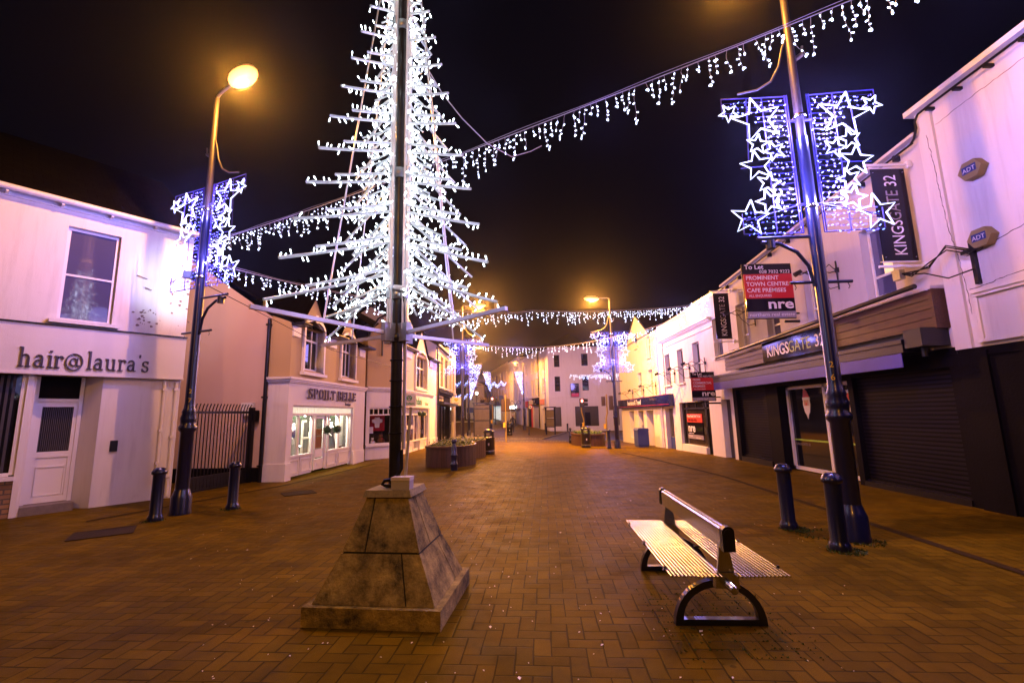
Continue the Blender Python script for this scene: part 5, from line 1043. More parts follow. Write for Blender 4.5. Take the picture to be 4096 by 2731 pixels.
# ================================================================== STREET LAMPS
def mat_g(n): return bpy.data.materials.get(n) or mat(n, (.035,.028,.03), .45)
def head_dir(az): return Vector((math.sin(R(az)), math.cos(R(az)), 0))
def lamp_post(label, x, y, az, k=1.02, reach=.86, beam=(.8,1), number=None, arms=None, energy=1500, zb=None, col=(1,.39,.05), big=True):
    t = thing('street_lamp', label, 'street lamp', (x, y, gz(x,y) if zb is None else zb), 0, 'blue street lamps along the street')
    N = 20 if big else 12
    MB().lathe([(.172,0),(.172,.04),(.165,.06),(.165,.30),(.14,.36),(.118,.44)], N).build('base', M['blue'], t)
    MB().lathe([(.114,.44),(.112,1.46),(.145,1.50),(.150,1.56),(.122,1.60),(.128,1.66),(.135,1.72),(.108,1.80),(.118,1.83),(.092,1.90),(.083,2.0),(.080,3.9*k),(.072,5.6*k)], N).build('shaft', M['blue'], t)
    MB().lathe([(.060,5.6*k),(.055,7.0*k),(.045,8.2*k)], N).build('upper_shaft', mat_g('painted_grey_steel'), t)
    d = head_dir(az); p = lambda r, z: (d.x*r, d.y*r, z)
    MB().tube([p(0,8.15*k), p(.03,8.22*k), p(.12,8.26*k), p(reach-.3,8.27*k), p(reach+.1,8.28*k)], .03, 10).build('arm', M['galv'], t)
    mb = MB(); n = 8
    def ell(s0, s1, mi):
        vs = []; fs = []
        for i in range(n+1):
            ph = math.pi*(s0+(s1-s0)*i/n)
            for j in range(16):
                th = 2*math.pi*j/16; vs.append((.40*math.sin(ph)*math.cos(th), .21*math.sin(ph)*math.sin(th), .15*math.cos(ph)))
        for i in range(n):
            for j in range(16): fs.append((i*16+j, i*16+(j+1)%16, (i+1)*16+(j+1)%16, (i+1)*16+j))
        m = MB(); m.add(vs, fs, 0, True); return m
    La = ell(0, .5, 0).build('lantern', M['galv'], t); La.location = p(reach+.14, 8.25*k); La.rotation_euler = (0, R(-4), R(90-az))
    Bo = ell(.5, 1, 0).build('bowl', M['sodium'], La)
    # conduit hook above the decorations
    if big:
        s = -1 if az > 180 else 1; e = Vector((s,0,0)) if arms is None else Vector((math.sin(R(arms)), math.cos(R(arms)), 0))*s
        q = lambda r, z: (e.x*r, e.y*r, z)
        MB().tube([q(.05,7.25*k),q(.12,7.1*k),q(.2,6.8*k),q(.34,6.55*k),q(.55,6.42*k),q(.85,6.36*k)], .016, 8).build('conduit_hook', mat_g('painted_grey_steel'), t)
        MB().tube([q(-.05,6.9*k),q(-.16,6.98*k)], .035, 8).tube([q(-.16,6.95*k),q(-.18,7.12*k)], .018, 6).build('photocell', M['galv'], t)
        a = Vector((1,0,0)) if arms is None else Vector((math.sin(R(arms)), math.cos(R(arms)), 0))
        q = lambda r, z: (a.x*r, a.y*r, z)
        mb = MB().tube([q(-.42,3.36),q(.42,3.36)], .022, 8)
        for s_ in (-1,1): mb.tube([q(.36*s_,3.34),q(.36*s_+.02,3.29),q(.36*s_,3.26)], .006, 5)
        mb.build('cross_arm', M['blue'], t)
        mb = MB().tube([q(-.8,4.02),q(-.05,4.02)] if s < 0 else [q(.05,4.02),q(.8,4.02)], .022, 8); mb.tube([q(s*.74,3.96),q(s*.5,3.93),q(s*.27,3.80),q(s*.14,3.6),q(s*.09,3.3)], .026, 8); mb.tube([q(s*.62,3.98),q(s*.62,3.86)], .06, 8); mb.build('banner_bracket', M['blue'], t)
        mb = MB(); [mb.lathe([(.086,z-.02),(.092,z-.02),(.092,z+.02),(.086,z+.02)], 16) for z in (4.45,5.85)]; mb.build('clamp_band', M['steel'], t)
    if number:
        for i, c in enumerate(number):
            me = text_mesh(c, .11, .001, M['yellow']); an = math.atan2(-x, -y); dd = Vector((-x,-y,0)).normalized(); me.transform(Matrix.Translation((dd.x*.092, dd.y*.092, 2.18-.17*i)) @ Matrix.Rotation(math.atan2(dd.y, dd.x)+R(90), 4, 'Z') @ Matrix.Rotation(R(90), 4, 'X') @ Matrix.Translation((-.035,0,0))); link('post_number', me, t)
    L = bpy.data.lights.new('sodium_lamp', 'POINT'); L.energy = energy; L.color = col; L.shadow_soft_size = .022
    L.use_nodes = True; nt = L.node_tree; em = nt.nodes['Emission']; tc = nt.nodes.new('ShaderNodeTexCoord'); sp = nt.nodes.new('ShaderNodeSeparateXYZ'); nt.links.new(tc.outputs['Normal'], sp.inputs[0]); cr = nt.nodes.new('ShaderNodeMapRange')
    cr.interpolation_type = 'SMOOTHSTEP'; cr.inputs['From Min'].default_value = -1; cr.inputs['From Max'].default_value = -.5; cr.inputs['To Min'].default_value = beam[0]; cr.inputs['To Max'].default_value = beam[1]
    cu = nt.nodes.new('ShaderNodeMapRange'); cu.interpolation_type = 'SMOOTHSTEP'; cu.inputs['From Min'].default_value = -.05; cu.inputs['From Max'].default_value = .25; cu.inputs['To Min'].default_value = 1; cu.inputs['To Max'].default_value = .04
    nt.links.new(sp.outputs[2], cr.inputs['Value']); nt.links.new(sp.outputs[2], cu.inputs['Value']); mu = nt.nodes.new('ShaderNodeMath'); mu.operation = 'MULTIPLY'; nt.links.new(cr.outputs[0], mu.inputs[0]); nt.links.new(cu.outputs[0], mu.inputs[1]); nt.links.new(mu.outputs[0], em.inputs['Strength'])   # cut-off luminaire: more light out to the sides than straight down
    o = link('lamp_light', L, t); o.location = p(reach+.14, 8.06*k); return t
LAMP_E = 1600
lampL = lamp_post('tall blue street lamp numbered 27 beside the white hair salon', -6.1, 8.64, 122, number='27', arms=112, energy=LAMP_E)
lampR = lamp_post('tall blue street lamp numbered 26 beside the bench and right hand bollards', 4.27, 6.07, 257, k=.985, number='26', arms=92, energy=LAMP_E*.48, reach=.80, beam=(1.5,.9))
lamp_post('blue street lamp behind the flower planter on the left', -2.99, 27.0, 88, 1., .9, energy=7600, zb=0, beam=(2.2,.7))
lamp_post('blue street lamp beside the litter bin at the right of the junction', 5.2, 23.45, 272, .94, .8, energy=4800, beam=(2.2,.7))
lamp_post('blue street lamp partly hidden behind the planter lamp', -3.74, 38.48, 88, .90, .8, energy=2600)
lamp_post('blue street lamp in front of the arched window terrace', 1.24, 53.32, 272, .95, .8, energy=2600, big=False)
lamp_post('farthest thin street lamp down the left street', -3.3, 69.5, 272, .9, .8, energy=3000, big=False)
lamp_post('street lamp beside the corner building up the right hand side road', 14.5, 40.0, 300, .95, .8, energy=1100, big=False)

lamp_post('unseen blue street lamp added behind the viewer to light the plinth front', -4.3, -6.5, 100, energy=1900)  # added lamp out of view, put in to brighten the plinth front
# ---- star light displays fixed to the lamps
def star_pts(cx, cz, r, rot, y=0, inner=.42):
    return [(cx+(r if i % 2 == 0 else r*inner)*math.sin(R(rot+36*i)), y, cz+(r if i % 2 == 0 else r*inner)*math.cos(R(rot+36*i))) for i in range(11)]
STARS = [(.60,5.84,.36,12),(1.0,5.97,.15,30),(.64,5.45,.16,-10),(.42,5.33,.16,20),(.68,5.12,.24,8),(.55,4.84,.17,-15),(.57,4.56,.19,15),(.86,4.33,.27,-8)]
def bulb(mb, p, d, l=.035, r=.009, mi=0, n=4):
    d = Vector(d).normalized(); p = Vector(p); mb.tube([p, p+d*l*.6, p+d*l], [r*.5, r, r*.75], n, mi)
def display(label, x, y, z, az, k=1., group='star light displays on the lamps'):
    t = thing('star_light_display', label, 'light display', (x, y, z), R(90-az), group)
    for s in (-1, 1):
        fr = MB(); q = lambda a, b: (s*a, 0, b)
        for a, b in ((q(.14,4.08),q(.14,6.22)),(q(.17,4.08),q(.17,6.22)),(q(.50,4.08),q(.50,6.2)),(q(.78,5.2),q(.72,6.2)),(q(.14,6.2),q(1.08,6.22)),(q(1.08,6.22),q(1.08,5.9)),(q(.14,4.08),q(.95,4.10)),(q(.95,4.10),q(.95,4.4)),(q(.14,4.5),q(.9,4.3)),(q(.5,5.12),q(.9,5.1))): fr.tube([a,b], .009, 5)
        fr.tube([q(.02,5.8),q(.16,5.8)], .02, 6).tube([q(.02,4.5),q(.16,4.5)], .02, 6)
        F = fr.build('frame', mat_cache('net_wire_violet'), t)
        net = MB(); bb = MB()
        for i in range(26):
            z_ = 4.10+i*.082; w0, w1 = .17, .50
            if z_ > 5.98: w1 = 1.07
            elif z_ > 5.75: w1 = .62
            if z_ < 4.45: w1 = .92
            net.tube([q(w0,z_),q((w0+w1)/2,z_-.012),q(w1,z_)], .0028, 3, cap=False)
            n = int((w1-w0)/.052)
            for j in range(n):
                if random.random() < .9: bulb(bb, q(w0+(j+random.random())*(w1-w0)/n, z_+random.uniform(-.03,.01)), (random.uniform(-1,1),random.uniform(-1.2,.6),random.uniform(-1,.4)), .03, .008 if random.random() < .75 else .012, 0 if random.random() < .72 else 1)
        net.build('net_wire', mat_cache('net_wire_violet'), F); bb.build('blue_bulbs', [M['led_blue'], M['led_bluebright']], F)
        for cx, cz, r, rot in STARS:
            pts = star_pts(s*cx, cz, r, s*rot, -.03)
            MB().tube(pts, .0115, 6).build('rope_light_star', M['rope'], t)
    return t
def mat_cache(n): return bpy.data.materials.get(n) or mat(n, (.05,.04,.30), .4)
D0 = display('large star light display on the near right lamp post', 4.27, 6.07, 0, 94)
dL = dup(D0, (-6.1,8.64,.17), R(90-113), 'star light display on the near left lamp post by the hair salon')
d2 = dup(D0, (-2.99,27.0,0), R(0), 'star light display above the flower planter')
d3 = dup(D0, (5.2,23.45,-.38), R(0), 'star light display on the lamp by the junction litter bin')
# ---- tapering blue-white light curtains on the lamps farther away
def curtain(label, x, y, z0, z1, w, s, n=420):
    t = thing('light_curtain', label, 'light display', (x, y, 0), 0, 'tapering light curtains on the far lamps')
    MB().tube([(s*.1,0,z0),(s*.1,0,z1),(s*(w+.1),0,z1+.1),(s*(w+.05),0,z1-.3),(s*.12,0,z0)], .012, 5).build('frame', M['alu'], t)
    bb = MB()
    for i in range(n):
        v = random.random()**.8; zz = z0+(z1-z0)*v; xx = .1+w*random.random()*(.12+.88*v); bulb(bb, (s*xx, random.uniform(-.03,.03), zz), (random.uniform(-1,1),-1,random.uniform(-1,1)), .05, .022, random.choice((0,1,1,2)))
    bb.build('bulbs', [M['led_blue'], M['led_bluebright'], M['led_cool']], t)
curtain('tapering light curtain on the lamp before the arched terrace', 1.24, 53.32, 4.0, 6.6, .95, -1)
curtain('tapering light curtain right of the star display over the planter', -3.74, 38.48, 3.0, 5.9, 1.05, 1)
curtain('tapering light curtain on the farthest lamp', -3.3, 69.5, 5.2, 8.2, 1.2, -1)
def scroll(label, x0, x1, y, z, n=170):
    t = thing('scroll_light_garland', label, 'light garland', (x0, y, 0), 0, 'blue scroll garlands across the left street')
    W_ = x1-x0; pts = [(W_*i/30, 0, z+.22*math.sin(i*.62)+.12*math.cos(i*1.9)-.4*(1-(2*i/30-1)**2)*0+.25*abs(2*i/30-1)) for i in range(31)]
    MB().tube(pts, .02, 5).build('cable', M['led_bluebright'], t); bb = MB()
    for i in range(n):
        a = random.random()*30; j = min(29, int(a)); p = Vector(pts[j]).lerp(Vector(pts[j+1]), a-j)+Vector((0,0,random.uniform(-.34,.1))); bulb(bb, p, (random.uniform(-1,1),-1,0), .06, .026, random.choice((0,0,1)))
    bb.build('bulbs', [M['led_bluebright'], M['led_cool']], t)
scroll('right hand blue scroll garland over the left street', -3.6, -.9, 60, 5.6); scroll('left hand blue scroll garland over the left street', -8.4, -5.4, 62, 5.9); scroll('lower distant blue scroll garland over the left street', -9.6, -6.5, 72, 4.6)

# ---- icicle light garlands slung across the street
def garland(label, pts, sag, drop=(.15,.55), step=.17, n_seg=60, r=.0045, br=.012, dens=1.0, bl=.036):
    t = thing('icicle_light_garland', label, 'light garland', (0,0,0), 0, 'icicle light garlands slung over the street')
    P = []
    for i in range(n_seg+1):
        u = i/n_seg*(len(pts)-1); k = min(int(u), len(pts)-2); f = u-k; a, b = Vector(pts[k]), Vector(pts[k+1]); p = a.lerp(b, f); p.z -= sag*4*f*(1-f); P.append(p)
    cb = MB().tube(P, r*1.5, 5); cb.tube([p+Vector((0,0,.03+.01*math.sin(i))) for i, p in enumerate(P)], r*.8, 4); cb.build('cable', M['wire'], t)
    wr = MB(); bb = MB(); tot = sum((P[i+1]-P[i]).length for i in range(n_seg)); s = 0; cyc = 0
    while s < tot:
        acc = 0
        for i in range(n_seg):
            l = (P[i+1]-P[i]).length
            if acc+l >= s: p = P[i].lerp(P[i+1], (s-acc)/l); break
            acc += l
        cyc += 1; L = random.uniform(*drop)*(1.0 if cyc % 3 else .55); q = [p]; c = p.copy(); nn = max(2, int(L/.055))
        sw = Vector((random.uniform(-.3,.3), random.uniform(-.3,.3), 0))
        for k in range(nn):
            c = c+Vector((random.uniform(-.016,.016), random.uniform(-.016,.016), -.055))+sw*.01*k; q.append(c.copy())
            if random.random() < .85*dens: bulb(bb, c, (random.uniform(-1,1),random.uniform(-1,1),random.uniform(-.8,.5)), bl, br*(1 if random.random() < .8 else 1.35), 0)
        bulb(bb, c, (0,0,-1), bl, br*1.3); wr.tube(q, r*.7, 4, cap=False)
        s += step*random.uniform(.6,1.4)
    W = wr.build('drop_wires', M['wire'], t); W['kind'] = 'stuff'; b_ = bb.build('bulbs', M['led_cool'], t); b_['kind'] = 'stuff'; return t
def onray(p, q, f): return tuple(p[i]+(q[i]-p[i])*f for i in range(3))
garland('long icicle garland rising from the left lamp over the street to upper right', [(-5.9,8.55,5.15),(-.55,5.99,5.38),(7.4,2.4,6.32)], .05, (.14,.48), .095, r=.004, br=.0085, bl=.032)
garland('icicle garland from the left lamp far across to the parapet building', [(-5.8,8.7,4.72),(-1.95,11.2,4.36),(.6,13.0,4.62),(7.4,17.4,5.75)], .10, (.12,.42), .11, br=.010)
garland('short icicle garland from the junction lamp to the parapet building', [(5.2,23.4,5.5),(7.42,17.4,5.55)], .12, (.15,.5), .16, n_seg=24, br=.012)
garland('icicle garland across the junction between the planter lamp and the bin lamp', [(-2.9,27,6.0),(5.15,23.5,5.5)], .42, (.2,.6), .20, br=.013, bl=.04)
garland('bright icicle garland in front of the corner building', [(6.4,50.3,5.95),(12.2,38.5,5.3)], .25, (.25,.7), .26, br=.02, bl=.05)
t = thing('icicle_light_garland', 'cluster of icicle lights spilling over the parapet building cornice', 'light garland', (7.3,17.2,0), 0, 'icicle light garlands slung over the street')
wr = MB(); bb = MB()
for i in range(26):
    x, y = random.uniform(-.15,.05), random.uniform(-1.0,1.2); c = Vector((x,y,5.9)); q = [c.copy()]
    for k in range(random.randint(4,12)):
        c += Vector((random.uniform(-.02,.02),random.uniform(-.03,.03),-.06)); q.append(c.copy())
        if random.random() < .8: bulb(bb, c, (-1,random.uniform(-1,1),random.uniform(-1,1)), .035, .011)
    wr.tube(q, .004, 4, cap=False)
wr.build('drop_wires', M['wire'], t); bb.build('bulbs', M['led_cool'], t)
t = thing('icicle_light_garland', 'tangled end of icicle lights hanging at the top right corner', 'light garland', (5.0,3.9,6.05), 0, 'icicle light garlands slung over the street')
wr = MB(); bb = MB(); 
for sx in (0,.25,.31,.4):
    c = Vector((sx,-sx*.4,.05)); q = [c.copy()]
    for k in range(8 if sx > .3 else 5):
        c += Vector((random.uniform(-.04,.04),0,-.05)); q.append(c.copy()); bulb(bb, c, (random.uniform(-1,1),-1,random.uniform(-1,1)), .035, .010)
    wr.tube(q, .004, 4, cap=False)
wr.tube([(-.4,.2,.0),(0,0,.05),(.2,-.1,-.12),(.4,-.16,.1)], .006, 5); wr.build('drop_wires', M['wire'], t); bb.build('bulbs', M['led_cool'], t)
t = thing('overhead_wire', 'thin grey wire curving down from the light tree to the long garland', 'wire', (0,0,0))
MB().tube([(-.85,4.4,5.55),(-.65,4.75,5.25),(-.35,5.2,4.98),(.1,5.72,5.05),(.35,5.6,5.28)], .006, 5).build('wire', M['wire'], t) if False else None
MB().tube([(-.87,4.5,5.45),(-.72,4.6,5.22),(-.52,4.75,5.02),(-.25,5.1,4.92),(.05,5.5,4.98),(.30,5.58,5.10),(.45,5.55,5.16)], .006, 5).build('strand', M['wire'], t)
t = thing('overhead_wire', 'thin dark wire from the left lamp across to the shuttered shop', 'wire', (0,0,0)); MB().tube([(-6.0,8.7,4.3),(-5.6,14,3.75),(-5.0,20,3.75),(-4.6,27,3.9)], .008, 5).build('strand', M['rubber'], t)

# ================================================================== THE LIGHT TREE
TX, TY = -1.135, 4.44
T = thing('light_tree', 'tall tree of white lit branches round a dark pole on the stone plinth', 'light tree', (TX, TY, 0))
MB().tube([(0,0,1.0),(0,0,2.55)], .056, 16).tube([(0,0,2.55),(.0,0,9.2)], .055, 16).lathe([(.06,2.38),(.07,2.4),(.07,2.44),(.06,2.46)], 16).build('pole', M['polemetal'], T)
AZ = (127.5, 217.5, 307.5, 37.5)
for a in AZ:
    d = head_dir(a); s = Vector((d.y,-d.x,0)); q = lambda r, z, o=0: (d.x*r+s.x*o, d.y*r+s.y*o, z)
    for o in (-.022,.022): MB().tube([q(.105,2.50,o),q(.105,9.0,o)], .013, 4).build('channel', M['pvc'], T)
    MB().tube([q(.10,2.46),q(1.38,2.50)], .024, 4).build('arm', M['alu'], T)
    MB().box(-.03,.03,-.03,.10,2.38,2.56).build('gusset', M['galv'], T).matrix_local = Matrix.Rotation(R(-a), 4, 'Z') @ Matrix.Translation((0,.07,0))
    MB().tube([q(1.27,2.50),q(1.27,2.57)], .014, 4).tube([q(.78,2.50),q(.10,7.6)], .008, 5).build('stay_rod', M['alu'], T)
for z in (2.86,4.16,5.92,7.4):
    mb = MB().lathe([(.064,z-.05),(.075,z-.05),(.075,z+.05),(.064,z+.05)], 14)
    for a in AZ: d = head_dir(a); mb.box(-.022,.022,.06,.13,z-.05,z+.05,0,Matrix.Rotation(R(-a), 4, 'Z'))
    mb.build('clamp', M['galv'], T)
br_stuff = MB(); bu_stuff = MB()
def branch_pts(a, zt, Rr, n=10, D=None):
    d = head_dir(a); D = .37*Rr if D is None else D
    return [Vector((d.x*r, d.y*r, zt+D*(1-t)**1.04)) for t in [i/n for i in range(n+1)] for r in [.13+(Rr-.13)*t]]
def put_bulbs(mb, pts, dens):
    Ls = [(pts[i+1]-pts[i]).length for i in range(len(pts)-1)]; tot = sum(Ls); n = int(tot/dens)
    for k in range(n+1):
        u = min(tot*.999, tot*(k+random.uniform(-.3,.3))/max(n,1)); u = max(0, u); acc = 0
        for i, l in enumerate(Ls):
            if acc+l >= u: p = pts[i].lerp(pts[i+1], (u-acc)/l); t = (pts[i+1]-pts[i]).normalized(); break
            acc += l
        v = Vector((random.uniform(-1,1),random.uniform(-1,1),random.choice((-1,1))*random.uniform(.5,1.3))); v -= t*v.dot(t)*.7; v.normalize()
        bulb(mb, p+v*.02, v, random.uniform(.028,.042), .0062, 0, 5)
for lv in range(24):
    zt = 2.57+.183*lv
    Rl = max(.16, (1.29-.262*(zt-2.55)))*(1 if lv % 2 == 0 else .77)
    for a in AZ:
        pts = branch_pts(a, zt, Rl)
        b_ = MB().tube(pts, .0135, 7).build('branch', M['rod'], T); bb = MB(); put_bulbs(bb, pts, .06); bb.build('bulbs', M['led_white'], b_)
        # side shoots
        for s in (-32, 32):
            if Rl > .3 and min(abs(a+s-166), abs(a+s-346)) > 30:
                p2 = branch_pts(a+s*random.uniform(.7,1.2), zt+random.uniform(-.03,.12), Rl*random.uniform(.35,.55), 6)
                br_stuff.tube(p2, .010, 6); put_bulbs(bu_stuff, p2, .07)
    for a in AZ:
        for k in range(2): 
            d = head_dir(a+random.uniform(-25,25)); p = Vector((d.x*.15, d.y*.15, zt+random.uniform(0,.36))); bulb(bu_stuff, p, (d.x, d.y, random.uniform(-.8,.8)), .05, .0095, 0, 5)
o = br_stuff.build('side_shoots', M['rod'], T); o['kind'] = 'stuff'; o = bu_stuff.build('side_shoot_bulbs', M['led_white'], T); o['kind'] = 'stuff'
MB().tube([(.085,-.03,1.35),(.085,-.02,2.4)], .016, 8).tube([(.085,-.02,2.4),(.06,-.055,2.9)], .013, 8).build('conduit', M['conduit'], T)
MB().box(.03,.055,-.09,-.075,1.12,1.75,0,Matrix.Rotation(R(4),4,'Y')).build('cover_strip', M['conduit'], T)
mb = MB()
for z in (1.5,1.75,2.0,2.2,2.38): mb.lathe([(.066,z-.006),(.070,z),(.066,z+.006)], 14)
mb.tube([(.075,-.06,1.35),(.08,-.07,1.18),(.04,-.12,1.09),(-.06,-.12,1.08),(-.09,-.09,1.045),(-.05,-.10,1.03),(.03,-.09,1.03)], .017, 8); mb.tube([(.0,-.07,2.94),(.07,-.09,2.88),(.08,-.08,2.7),(.075,-.05,2.4)], .008, 6); mb.build('cable', M['rubber'], T)
MB().tube([(-.02,-.08,2.92),(.09,-.10,2.90)], .026, 10).tube([(.09,-.10,2.90),(.11,-.10,2.90)], .034, 10).build('plug_socket', M['pvc'], T)
# stone plinth
ST = thing('stone_plinth', 'mossy stone pyramid plinth carrying the light tree pole', 'plinth', (-1.115,4.42,0), R(-7))
MB().prism([(-.58,-.52),(.58,-.52),(.58,.52),(-.58,.52)], -.02, .15).build('base_slab', M['stone'], ST)
lev = [(.155,.52,.47),(.52,.345,.335),(.95,.19,.20)]
core = MB()
def ring(z, hx, hy): return [(-hx,-hy,z),(hx,-hy,z),(hx,hy,z),(-hx,hy,z)]
for (za_,ax,ay),(zb_,bx,by) in zip(lev[:-1], lev[1:]):
    core.add(ring(za_,ax-.012,ay-.012)+ring(zb_,bx-.012,by-.012), [(0,1,5,4),(1,2,6,5),(2,3,7,6),(3,0,4,7),(4,5,6,7)])
core.build('core', M['joint'], ST)
fr = {0:[(.77,.77),(.72,.72),(.5,.5),(.3,.3)], 1:[(.30,.20),(.45,.40),(.6,.5),(.7,.6)]}
for c in (0,1):
    (za_,ax,ay),(zb_,bx,by) = lev[c], lev[c+1]; A4 = [Vector(p) for p in ring(za_+(.006 if c else 0),ax-.002*c,ay-.002*c)]; B4 = [Vector(p) for p in ring(zb_-(.008 if not c else 0),bx+.003*(1-c),by+.003*(1-c))]
    for f in range(4):
        a0, a1, b0, b1 = A4[f], A4[(f+1)%4], B4[f], B4[(f+1)%4]; fa, fb = fr[c][f]
        for lo, hi in ((0,0),(1,1)):
            g = .006
            ea = (a1-a0).length; eb = (b1-b0).length
            la, lb = (0, 0) if not lo else (fa+g/ea, fb+g/eb); ha, hb = (1, 1) if hi else (fa-g/ea, fb-g/eb)
            P = [a0.lerp(a1,la), a0.lerp(a1,ha), b0.lerp(b1,hb), b0.lerp(b1,lb)]
            nrm = (P[1]-P[0]).cross(P[3]-P[0]).normalized(); Q = [p-nrm*.016 for p in P]
            mb = MB(); mb.add(P+Q, [(0,1,2,3),(4,7,6,5),(0,4,5,1),(1,5,6,2),(2,6,7,3),(3,7,4,0)])
            mb.build('facing_block', M['stone'], ST)
mb = MB(); h0, h1 = .225, .205
mb.add(ring(.952,h0,h0)+ring(1.01,h1,h1), [(0,1,5,4),(1,2,6,5),(2,3,7,6),(3,0,4,7),(4,5,6,7),(3,2,1,0)]); mb.build('cap', M['cap'], ST)
t = thing('junction_box', 'small cream plastic junction box on top of the stone plinth', 'electrical box', (-1.02,4.27,1.011), R(-7)); MB().box(-.085,.085,-.055,.055,0,.075).build('case', M['conduit'], t); MB().box(-.088,.088,-.058,.058,.078,.108).build('lid', mat('cream_lid', (.62,.57,.48), .4), t)

# ================================================================== BENCH
def bench(label, loc, rz):
    t = thing('bench', label, 'bench', loc, rz)
    L = .9
    for s, name in ((-1,'seat'),(1,'seat')):
        mb = MB()
        for i in range(14):
            x = .055+i*.0284; z = .440+.006*i/13
            mb.tube([(s*x,-L,z),(s*x,L,z)], .0078, 7)
        mb.build(name, M['steel'], t)
    mb = MB()
    for y in (-.72,0,.72):
        for s in (-1,1): mb.tube([(s*.02,y,.41),(s*.2,y,.415),(s*.42,y,.425),(s*.44,y,.445)], .011, 6); mb.tube([(s*.425,y,.45),(s*.425,y+.0,.468)], .013, 6)
    mb.build('cross_bar', M['black'], t)
    MB().tube([(0,-L-.03,.385),(0,-L+.0,.385),(0,L,.385)], .028, 12).lathe([(0,0),(.02,.004),(.028,.02)], 12, (0,0,0)).build('spine_tube', M['steel'], t) if False else MB().tube([(0,-L-.06,.37),(0,-L-.05,.37),(0,L,.37)], [.018,.030,.030], 14).build('spine_tube', M['steel'], t)
    for y in (-.80,.72):
        mb = MB(); mb.plate([(-.075,.36),(.075,.36),(.030,.66),(-.030,.66)], y-.014, y+.014); mb.plate([(-.09,.34),(.09,.34),(.075,.45),(-.075,.45)], y-.03, y+.03); mb.build('back_upright', M['steel'], t)
    rail = [(-.036,.63),(.036,.63),(.036,.755)]+[(.036*math.cos(math.pi*i/8),.755+.034*math.sin(math.pi*i/8)) for i in range(9)]+[(-.036,.755)]
    MB().plate(rail, -L+.03, L-.03).build('back_rail', M['steel'], t)
    for y0, y1 in ((-L-.03,-L+.03),(L-.03,L+.03)):
        cap_ = [(x*1.22,.69+(z-.69)*1.12) for x, z in rail]; mb = MB().plate(cap_, y0, y1); mb.plate([(x*.8,.69+(z-.69)*.85) for x, z in cap_], y0-.012 if y0 < 0 else y1, y0 if y0 < 0 else y1+.012); mb.build('end_cap', M['black'], t)
    for y in (-.60,.66):
        mb = MB(); n = 18; o_ = [(.35*math.cos(math.pi*i/n), .335*math.sin(math.pi*i/n)) for i in range(n+1)]; i_ = [(.285*math.cos(math.pi*i/n), .045+.235*math.sin(math.pi*i/n)) for i in range(n+1)]
        for k in range(n): mb.plate([o_[k+1],o_[k],i_[k],i_[k+1]], y-.03, y+.03)
        mb.plate([(-.35,0),(.35,0),(.285,.045),(-.285,.045)], y-.03, y+.03); mb.build('arched_foot', M['blue'], t)
    mb = MB()
    for k in range(5): a = R(118+k*7); mb.box(-.008,.008,-.631,-.6305,.335,.385) if False else mb.add([( .355*math.cos(a),-.62,.341*math.sin(a)),(.355*math.cos(a+.045),-.62,.341*math.sin(a+.045)),(.355*math.cos(a+.045),-.58,.341*math.sin(a+.045)),(.355*math.cos(a),-.58,.341*math.sin(a))], [(0,1,2,3)])
    mb.build('brass_strip', mat_b('brass_lettering_strip'), t)
    return t
def mat_b(n): return bpy.data.materials.get(n) or mat(n, (.6,.4,.12), .3, metal=.8)
bench('double sided stainless steel rod bench in the foreground', (1.62,4.47,0), R(-3.5))
b2_ = bench('distant steel bench by the lit shops of the terrace', (-.9,60.5,gz(-.9,60.5)), R(-70))
b2_['group'] = None if False else 'x'; del b2_['group']

# ================================================================== STREET FURNITURE
def bollard(label, x, y, h=.90):
    t = thing('bollard', label, 'bollard', (x,y,gz(x,y)), 0, 'plain blue bollards')
    MB().lathe([(.115,0),(.118,.05),(.105,.08),(.09,.11),(.09,h-.12)], 20).build('shaft', M['blue'], t); MB().lathe([(.092,h-.12),(.112,h-.11),(.114,h-.07),(.10,h-.05),(.085,h-.02),(.05,h-.002),(0,h)], 20, cap=False).build('cap', M['blue'], t)
    return t
for x, y, l in ((-6.16,8.13,'blue bollard just left of the near left lamp post'),(-5.39,9.03,'blue bollard right of the left lamp post before the railing gate'),(3.82,6.71,'blue bollard behind the bench left of the right lamp post'),(3.81,5.69,'blue bollard standing closest against the right lamp post base'),(4.69,23.0,'blue bollard beside the junction lamp and signal pole'),(5.73,49.4,'far blue bollard left of the planter against corner building'),(3.42,50.1,'far blue bollard beside the small notice frame'),(-1.92,39.9,'far blue bollard right of the large notice frame'),(7.2,49.6,'far blue bollard behind the junction planter')): bollard(l, x, y, .88 if y < 10 else .95)
def ballard(label, x, y):
    t = thing('ball_top_bollard', label, 'bollard', (x,y,gz(x,y)), 0, 'ball topped blue bollards')
    MB().lathe([(.11,0),(.11,.14),(.125,.16),(.125,.2),(.10,.23),(.095,.42),(.11,.44),(.11,.47),(.09,.5),(.085,.68),(.06,.76),(.05,.80)], 18).build('shaft', M['blue'], t)
    MB().lathe([(.03,.79),(.07,.82),(.088,.87),(.07,.93),(.03,.955),(0,.96)], 18, cap=False).build('ball', M['blue'], t)
ballard('ball topped blue bollard in front of the left flower planter', -1.87, 14.46); ballard('ball topped blue bollard left of the junction planter', 3.57, 29.4)
